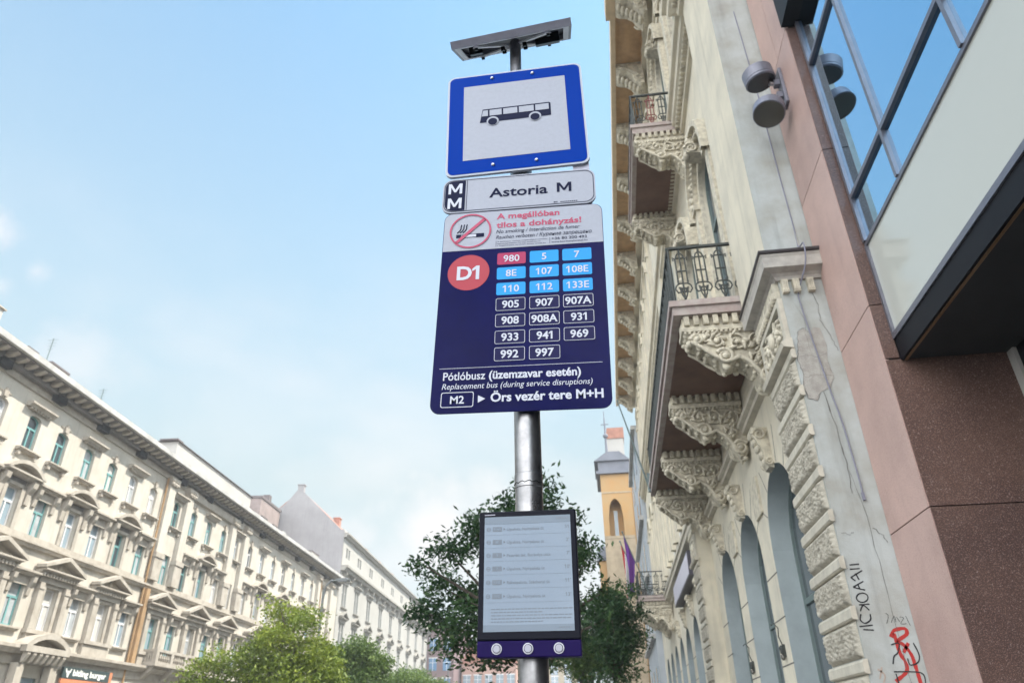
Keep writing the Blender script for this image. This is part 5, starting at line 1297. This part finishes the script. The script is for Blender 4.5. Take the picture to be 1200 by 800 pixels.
# --- right side farther off: grey house, ochre turreted house
M['ochre'] = mat('ochre_render', (0.37, 0.245, 0.12), 0.9, var=.25, vscale=.9, col2=(.40, .23, .09)); M['slate'] = mat('slate', (0.16, 0.17, 0.20), 0.7, var=.2, vscale=1)
M['blue_grey'] = mat('blue_grey_render', (0.40, 0.43, 0.46), 0.9, var=.15, vscale=.6)
e_ = empty('grey_house', (3.0, 52.1, 0), 0, 'blue grey rendered house beyond the ornate building', 'building')
p = MB(); p.box(-.2, 10, .05, 15, 0, 22.5, 0); p.build('wall', [M['blue_grey']], e_)
p = MB()
for k in range(3):
    for z in (3.5, 8, 12, 16, 19.6): p.box(-.26, -.201, 2+4.4*k, 3.4+4.4*k, z, z+2.1, 0)
first = None
for k in range(3):
    for z in (3.5, 8, 12, 16, 19.6):
        if first is None:
            p = MB(); p.box(-.04, 0, -.7, .7, 0, 2.1, 0); first = p.build('window', [M['pane_sky']], e_, (-.201, 2.7+4.4*k, z))
        else: link_copy(first, e_, (-.201, 2.7+4.4*k, z))
p = MB()
for z in (7.2, 11.2, 15.2, 22.2): p.box(-.5, -.205, 0.06, 15, z, z+.3, 0)
p.build('string_course', [M['l_top']], e_)
to = empty('turreted_house', (1.2, 75, 0), 0, 'ochre house with grey slate turret and pointed arch beyond the balconies', 'building')
p = MB(); arch = [(-.75, 19.5), (-.75, 21.6)]+[(-.75+.75*t, 21.6+1.9*sqrt(1-(1-t)**2)) for t in (.2, .45, .75, 1)]+[(.75*t, 21.6+1.9*sqrt(1-t**2)) for t in (.25, .55, .8)]+[(.75, 21.6), (.75, 19.5)]
p.box(-1.35, 1.8, .0, 6, 0, 19.5, 1); p.box(-1.35, -.751, 0, 6, 19.5, 26.2, 0); p.box(.751, 1.8, 0, 6, 19.5, 26.2, 0); p.box(-.75, .75, 0, 6, 23.5, 26.2, 0); p.box(-.75, .75, 1.5, 6, 19.5, 23.5, 0)
ar = [q for q in arch if q[1] > 21.59]
p.prism(ar+[(.75, 23.5), (-.75, 23.5)] if False else [(-.75, 23.5)]+[q for q in ar if q[0] <= 0], 'y', 0, .5, 0); p.prism([q for q in ar if q[0] >= 0]+[(.75, 23.5)], 'y', 0, .5, 0)
p.box(-1.35, 1.8, -.05, 0, 24.1, 24.25, 1); p.box(-1.35, 1.8, -.04, 0, 19.3, 19.6, 1); p.box(1.8, 9, .5, 9, 0, 25, 0)
tw = p.build('wall', [M['ochre'], mat('ochre_stone', (0.40, 0.32, 0.22), 0.9, var=.3, vscale=1.2)], to)
p = MB(); p.box(-.2, .2, 1.495, 1.499, 19.6, 22.6, 0); p.build('window', [M['pane_sky']], to)
p = MB(); p.box(-1.75, 2.0, -.4, 6.3, 26.2, 26.5, 0); p.box(-1.5, 1.9, -.2, 6, 26.501, 27.6, 0); p.prism([(-1.9, 27.6), (2.0, 27.6), (.9, 28.6), (-.5, 28.6)], 'y', -.5, 6, 0)
p.tube([(-.42, 1, 28.5), (-.42, 1, 33.2)], [.16, .07], 8); p.ell((-.42, 1, 31.0), (.3, .3, .3)); p.tube([(-.85, 1, 32.4), (.0, 1, 32.4)], .06, 6); p.tube([(-.42, 1, 33.1), (-.42, 1, 34)], .05, 6)
p.build('turret_roof', [M['slate']], to)
p = MB(); p.box(-.3, 1.6, 3, 6, 28.6, 31.4, 0); p.build('dormer', [M['attic']], to)
p = MB(); p.prism([(-.4, 31.4), (1.7, 31.4), (1.7, 32.7), (-.2, 32.7)], 'y', 2.9, 6.1); p.build('dormer_roof', [M['red_tile']], to)
p = MB(); p.box(-2.3, -.6, .2, 3, 17.2, 17.45, 0); p.prism([(-2.3, 17.45), (-.7, 17.45), (-.9, 18.6), (-1.9, 18.6)], 'y', .1, 3, 0); p.build('oriel_roof', [M['slate']], to)
p = MB(); p.box(-2.1, -1.355, .4, 3, 11, 17.19, 0); p.build('oriel', [M['ochre']], to)

# flags
def flag(loc, pole_to, cols_, label, drop=3.0, wdt=.85):
    e_ = empty('flag', loc, 0, label, 'flag', 'flags hanging from the facade')
    p = MB(); p.tube([(0, 0, 0), pole_to], .03, 8); p.ell(pole_to, (.05, .05, .07)); p.build('pole', [M['frame_grey']], e_)
    p = MB(); n_, m_ = 14, 22; vs = []; fs = []; ms = []
    a = Vector(pole_to)*.97; b = Vector(pole_to)*.55
    for j in range(m_+1):
        t = j/m_
        for i in range(n_+1):
            s_ = i/n_; q = a.lerp(b, s_*(1-.55*t)); f_ = .10*sin(s_*9+t*2.2)*(.3+t)
            vs.append((q.x+f_*.6+.12*t, q.y+f_, q.z-drop*t*(1-.12*s_)))
    for j in range(m_):
        for i in range(n_):
            k = j*(n_+1)+i; fs.append((k, k+1, k+n_+2, k+n_+1)); ms.append(min(len(cols_)-1, int(i/n_*len(cols_))))
    for f_, mm in zip(fs, ms): p.f.append(list(f_)); p.m.append(mm); p.smooth.append(True)
    p.v = vs; o = p.build('cloth', cols_, e_); sd_ = o.modifiers.new('thickness', 'SOLIDIFY'); sd_.thickness = .004
M['f_purple'] = mat('purple_cloth', (0.13, 0.035, 0.24), 0.8); M['f_red'] = mat('red_cloth', (0.45, 0.03, 0.04), 0.8); M['f_white'] = mat('white_cloth', (0.7, 0.7, 0.7), 0.8); M['f_green'] = mat('green_cloth', (0.03, 0.14, 0.06), 0.8)
flag((2.1, 40.3, 8.0), (-1.20, -.6, 3.3), [M['f_purple']], 'purple flag hanging from a slanted pole above the far balcony', 3.0)
flag((1.9, 41.6, 8.0), (-1.15, -.6, 3.1), [M['f_red'], M['f_white'], M['f_green']], 'red white and green flag hanging just behind the purple one', 2.9)

# street lamps
M['lamp_grey'] = mat('street_lamp_grey', (0.16, 0.17, 0.17), 0.5, metal=.3)
def street_lamp(x, y, h, dx, label):
    e_ = empty('street_lamp', (x, y, 0), 0, label, 'street lamp', 'street lamps along the road')
    p = MB(); p.tube([(0, 0, 0), (0, 0, h-1.0), (dx*.1, 0, h-.3), (dx*.4, 0, h), (dx*.7, 0, h)], [.1, .07, .055, .05, .045], 8); p.build('post', [M['lamp_grey']], e_)
    p = MB(); p.prism([(-.1, 0), (.1, .02), (.8, .0), (.85, .05), (.7, .16), (.15, .14)], 'y', -.16, .16); p.v = [(dx*.62+x_*(1 if dx > 0 else -1), y_, h-.06+z) for x_, y_, z in p.v]; hd = p.build('lamp_head', [M['lamp_grey']], e_)
    p = MB(); p.box(.2, .7, -.12, .12, -.02, .005); p.v = [(dx*.62+x_*(1 if dx > 0 else -1), y_, h-.06+z) for x_, y_, z in p.v]; p.build('lens', [M['button_rim']], hd)
def lamp_at(az, D, h): return (az*D, D, h)

# ------------------------------------------------------------------ trees
import numpy as np
def leaf_mat(name, c1, c2, c3):
    m = bpy.data.materials.new(name); m.use_nodes = True; t = m.node_tree; b = t.nodes['Principled BSDF']
    at = t.nodes.new('ShaderNodeAttribute'); at.attribute_name = 'tone'
    r = t.nodes.new('ShaderNodeValToRGB'); r.color_ramp.elements[0].color = (*c1, 1); r.color_ramp.elements[1].color = (*c3, 1)
    e_ = r.color_ramp.elements.new(.5); e_.color = (*c2, 1)
    t.links.new(at.outputs['Fac'], r.inputs['Fac']); t.links.new(r.outputs['Color'], b.inputs['Base Color'])
    b.inputs['Roughness'].default_value = .55; b.inputs['Specular IOR Level'].default_value = .3
    tr = t.nodes.new('ShaderNodeBsdfTranslucent'); t.links.new(r.outputs['Color'], tr.inputs['Color'])
    mxs = t.nodes.new('ShaderNodeMixShader'); mxs.inputs['Fac'].default_value = .35
    t.links.new(b.outputs['BSDF'], mxs.inputs[1]); t.links.new(tr.outputs['BSDF'], mxs.inputs[2]); t.links.new(mxs.outputs['Shader'], t.nodes['Material Output'].inputs['Surface'])
    return m
M['leaf_dark'] = leaf_mat('leaf_dark', (.024, .055, .024), (.045, .092, .032), (.085, .15, .042))
M['leaf_bright'] = leaf_mat('leaf_bright', (.10, .145, .022), (.175, .23, .03), (.29, .33, .05))
M['leaf_mid'] = leaf_mat('leaf_mid', (.06, .105, .025), (.10, .16, .035), (.16, .22, .045))
M['bark'] = mat('bark', (0.10, 0.08, 0.062), 0.95, var=.4, vscale=4, bump=.5, bscale=25)
def tree(label, base, clumps, leaf, per, lm, seed, group=None, trunk_r=.17, fork=None):
    """clumps: (x, y, z, rx, rz) foliage masses in world coordinates"""
    rng = np.random.default_rng(seed); b = Vector(base)
    e_ = empty('tree', base, 0, label, 'tree', group)
    fork = fork or (b.z+2.6)
    p = MB(); top = Vector((b.x+.1, b.y, fork))
    p.tube([(0, 0, 0), (.03, 0, (fork-b.z)*.5), tuple(top-b)], [trunk_r*1.25, trunk_r, trunk_r*.85], 12)
    V = []; T = []
    for (x, y, z, rx, rz) in clumps:
        c = Vector((x, y, z)); m_ = top.lerp(c, .5)+Vector((rng.uniform(-.3, .3), rng.uniform(-.3, .3), .35))
        p.tube([tuple(top-b), tuple(m_-b), tuple(c-b)], [trunk_r*.5, trunk_r*.28, trunk_r*.1], 6)
        # twigs with leaf sprays
        n_s = max(6, int(per*rx*rx*rz))
        tone0 = rng.uniform(-.18, .18)
        for k in range(n_s):
            d = rng.normal(size=3); d /= np.linalg.norm(d); rr = rng.uniform(.15, 1.0)**.5*rng.uniform(.8, 1.03)
            q = np.array([x+d[0]*rx*rr, y+d[1]*rx*rr, z+d[2]*rz*rr])
            n_l = 24; sp_ = leaf*1.25
            off = rng.normal(size=(n_l, 3))*np.array([sp_, sp_, sp_*.6])
            P_ = q+off
            nrm = rng.normal(size=(n_l, 3)); nrm[:, 2] = np.abs(nrm[:, 2])+.35; nrm /= np.linalg.norm(nrm, axis=1)[:, None]
            a = rng.normal(size=(n_l, 3)); u = np.cross(nrm, a); u /= np.linalg.norm(u, axis=1)[:, None]; v = np.cross(nrm, u)
            L_ = leaf*rng.uniform(.6, 1.25, size=(n_l, 1)); W_ = L_*.42
            V.append(np.stack([P_-u*L_*.5, P_+v*W_*.5+u*L_*.05, P_+u*L_*.5, P_-v*W_*.5+u*L_*.05], axis=1).reshape(-1, 3))
            T.append(np.clip(.45+tone0+rng.normal(size=n_l)*.22, 0, 1))
            if k % 16 == 0: p.tube([tuple(c-b), tuple(Vector(q)-b)], [trunk_r*.09, .006], 4)
    p.build('trunk', [M['bark']], e_)
    V = np.concatenate(V)-np.array(base); T = np.concatenate(T); n = len(T)
    me = bpy.data.meshes.new('crown'); me.vertices.add(4*n); me.vertices.foreach_set('co', V.ravel().astype(np.float32))
    me.loops.add(4*n); me.loops.foreach_set('vertex_index', np.arange(4*n, dtype=np.int32)); me.polygons.add(n)
    me.polygons.foreach_set('loop_start', np.arange(0, 4*n, 4, dtype=np.int32)); me.polygons.foreach_set('loop_total', np.full(n, 4, dtype=np.int32))
    at = me.attributes.new('tone', 'FLOAT', 'FACE'); at.data.foreach_set('value', T.astype(np.float32))
    me.materials.append(lm); me.update(); me.validate()
    o = bpy.data.objects.new('crown', me); COL.objects.link(o); o.parent = e_
    return e_, n
def crown(cx, cy, zc, rx, rz, n, seed, r0=.55, r1=1.0):
    rg = random.Random(seed); out_ = []
    while len(out_) < n:
        d = Vector((rg.gauss(0, 1), rg.gauss(0, 1), rg.gauss(0, 1))).normalized()*rg.uniform(.35, 1)
        r = rg.uniform(r0, r1); out_.append((cx+d.x*rx, cy+d.y*rx, zc+d.z*rz, r, r*.72))
    return out_
# big dark tree behind the display
cl = [(-5.0, 20, 4.55, .65, .5), (-4.5, 20.4, 4.2, .6, .45), (-4.7, 19.6, 5.3, .6, .5), (-5.05, 20, 5.75, .35, .35), (-4.2, 20, 5.9, .65, .5), (-3.9, 20.6, 5.0, .8, .6), (-3.6, 19.6, 6.6, .7, .5), (-3.3, 20.5, 7.0, .6, .45), (-2.7, 20, 6.3, .9, .7), (-2.5, 20.5, 7.35, .65, .5),
      (-1.75, 20, 7.65, .55, .42), (-1.9, 19.6, 6.9, .8, .6), (-1.2, 20, 7.1, .6, .5), (-.9, 20.6, 6.4, .65, .5), (-1.5, 20, 5.8, .9, .7), (-.6, 20, 5.55, .55, .4), (-3.0, 20, 5.3, .9, .7), (-2.2, 20, 4.9, .9, .7), (-4.1, 19.8, 3.7, .6, .5), (-3.5, 20.2, 4.2, .8, .6), (-3.2, 20, 3.5, .7, .5), (-2.4, 20, 3.9, .8, .6), (-1.4, 20.2, 4.6, .8, .6), (-.7, 20, 4.5, .6, .45), (-.2, 20.2, 4.1, .5, .4), (-1.0, 19.8, 3.8, .6, .45), (-1.8, 20, 3.4, .6, .45), (-.15, 20.4, 5.0, .4, .3), (-.5, 20, 3.3, .5, .4)]
cl = [(x, y+rr_.uniform(-1.1, 1.1), z, a*.86, c*.86) for x, y, z, a, c in cl if (x, z) not in ((-.7, 4.5), (-.5, 3.3))]
tree('big dark green street tree standing behind the bus stop display', (-2.1, 20.3, .1), cl, .185, 165, M['leaf_dark'], 1, trunk_r=.19, fork=3.0)
cl = crown(-.15, 31, 5.5, 1.15, 2.3, 26, 5, .45, .8)+[(-.4, 30.4, 3.4, .8, .6), (.4, 30.6, 3.7, .7, .5), (.0, 30.2, 4.4, .8, .6)]
tree('slim dark tree close to the facade, right of the display', (-.2, 31, .1), cl, .18, 62, M['leaf_dark'], 2, trunk_r=.09, fork=3.4)
cl = crown(-1.6, 44, 5.4, 2.4, 2.0, 16, 6, .7, 1.1)
tree('dark tree farther along the pavement, below the display', (-1.6, 44, .1), cl, .2, 70, M['leaf_mid'], 3, trunk_r=.2, fork=3.2)
# bright trees across the street
G_ = 'sunlit trees along the far pavement'
cl = [(-15.7, 34, 7.15, .75, .6), (-14.8, 34, 6.75, .7, .55), (-15.9, 34.5, 6.1, 1.1, .8), (-13.9, 33.5, 6.3, .8, .6), (-15.1, 33, 5.5, 1.0, .75), (-16.3, 33.5, 4.8, 1.3, .9), (-14.0, 34, 5.1, 1.3, .9), (-13.2, 34, 4.6, 1.1, .8), (-15.0, 33, 4.2, 1.4, 1.0), (-12.8, 33.6, 3.7, 1.1, .8), (-14, 33, 3.4, 1.3, .9), (-16.2, 34, 3.5, 1.3, .9), (-15.4, 35, 6.6, .9, .7)]
tree('bright yellow green tree, tallest across the street, in front of the pale yellow building', (-14.9, 34.2, .1), cl, .2, 50, M['leaf_bright'], 4, G_, .2, 2.9)
cl = [(-19.2, 34, 4.6, .8, .6), (-18.4, 34, 4.9, .8, .6), (-17.6, 34.3, 4.5, .9, .7), (-18.6, 33.6, 3.9, 1.1, .8), (-19.5, 34, 3.5, .9, .7), (-17.8, 34, 3.4, 1.1, .8), (-18.8, 34.4, 3.0, 1.0, .7)]
tree('small yellow green tree at the left beside the stone balcony', (-18.6, 34.2, .1), cl, .2, 50, M['leaf_bright'], 5, G_, .15, 2.4)
cl = crown(-17.2, 48, 5.6, 2.6, 2.0, 15, 8, .9, 1.3)
tree('olive green tree behind the tallest bright tree', (-17.2, 48, .1), cl, .24, 55, M['leaf_mid'], 6, G_, .2, 2.9)
cl = crown(-18.6, 62, 5.0, 2.8, 1.9, 14, 9, .9, 1.4)
tree('third tree along the far pavement, greyish green and rounded', (-18.6, 62, .1), cl, .28, 40, M['leaf_mid'], 7, G_, .2, 2.9)
cl = crown(-20.4, 80, 5.4, 3.2, 2.0, 14, 10, 1.1, 1.6)
tree('fourth tree along the far pavement, before the chalk white building', (-20.4, 80, .1), cl, .34, 28, M['leaf_mid'], 8, G_, .22, 2.9)
cl = crown(-24.5, 102, 5.2, 4.6, 2.2, 18, 12, 1.3, 1.9)
tree('wide yellow green tree farthest down the street', (-24.5, 102, .1), cl, .4, 18, M['leaf_bright'], 9, G_, .24, 2.9)
street_lamp(-16.2, 40.5, 9.5, 1.0, 'curved street lamp head rising above the tallest bright tree')
street_lamp(-19.6, 90, 9.3, 1.3, 'curved street lamp far away beside the chalk white building end')

# haze volume added over the street, washing it out like lens flare
hz = MB(); hz.box(-260, 260, -80, 420, -1.0, 60.0)
hm = bpy.data.materials.new('flare_haze'); hm.use_nodes = True; ht = hm.node_tree; ht.nodes.remove(ht.nodes['Principled BSDF'])
vv = ht.nodes.new('ShaderNodeVolumePrincipled'); vv.inputs['Density'].default_value = 0.0013; vv.inputs['Color'].default_value = (0.93, 0.95, 0.97, 1); vv.inputs['Anisotropy'].default_value = 0.3
ht.links.new(vv.outputs['Volume'], ht.nodes['Material Output'].inputs['Volume'])
tag(hz.build('flare_haze', hm), kind='stuff')
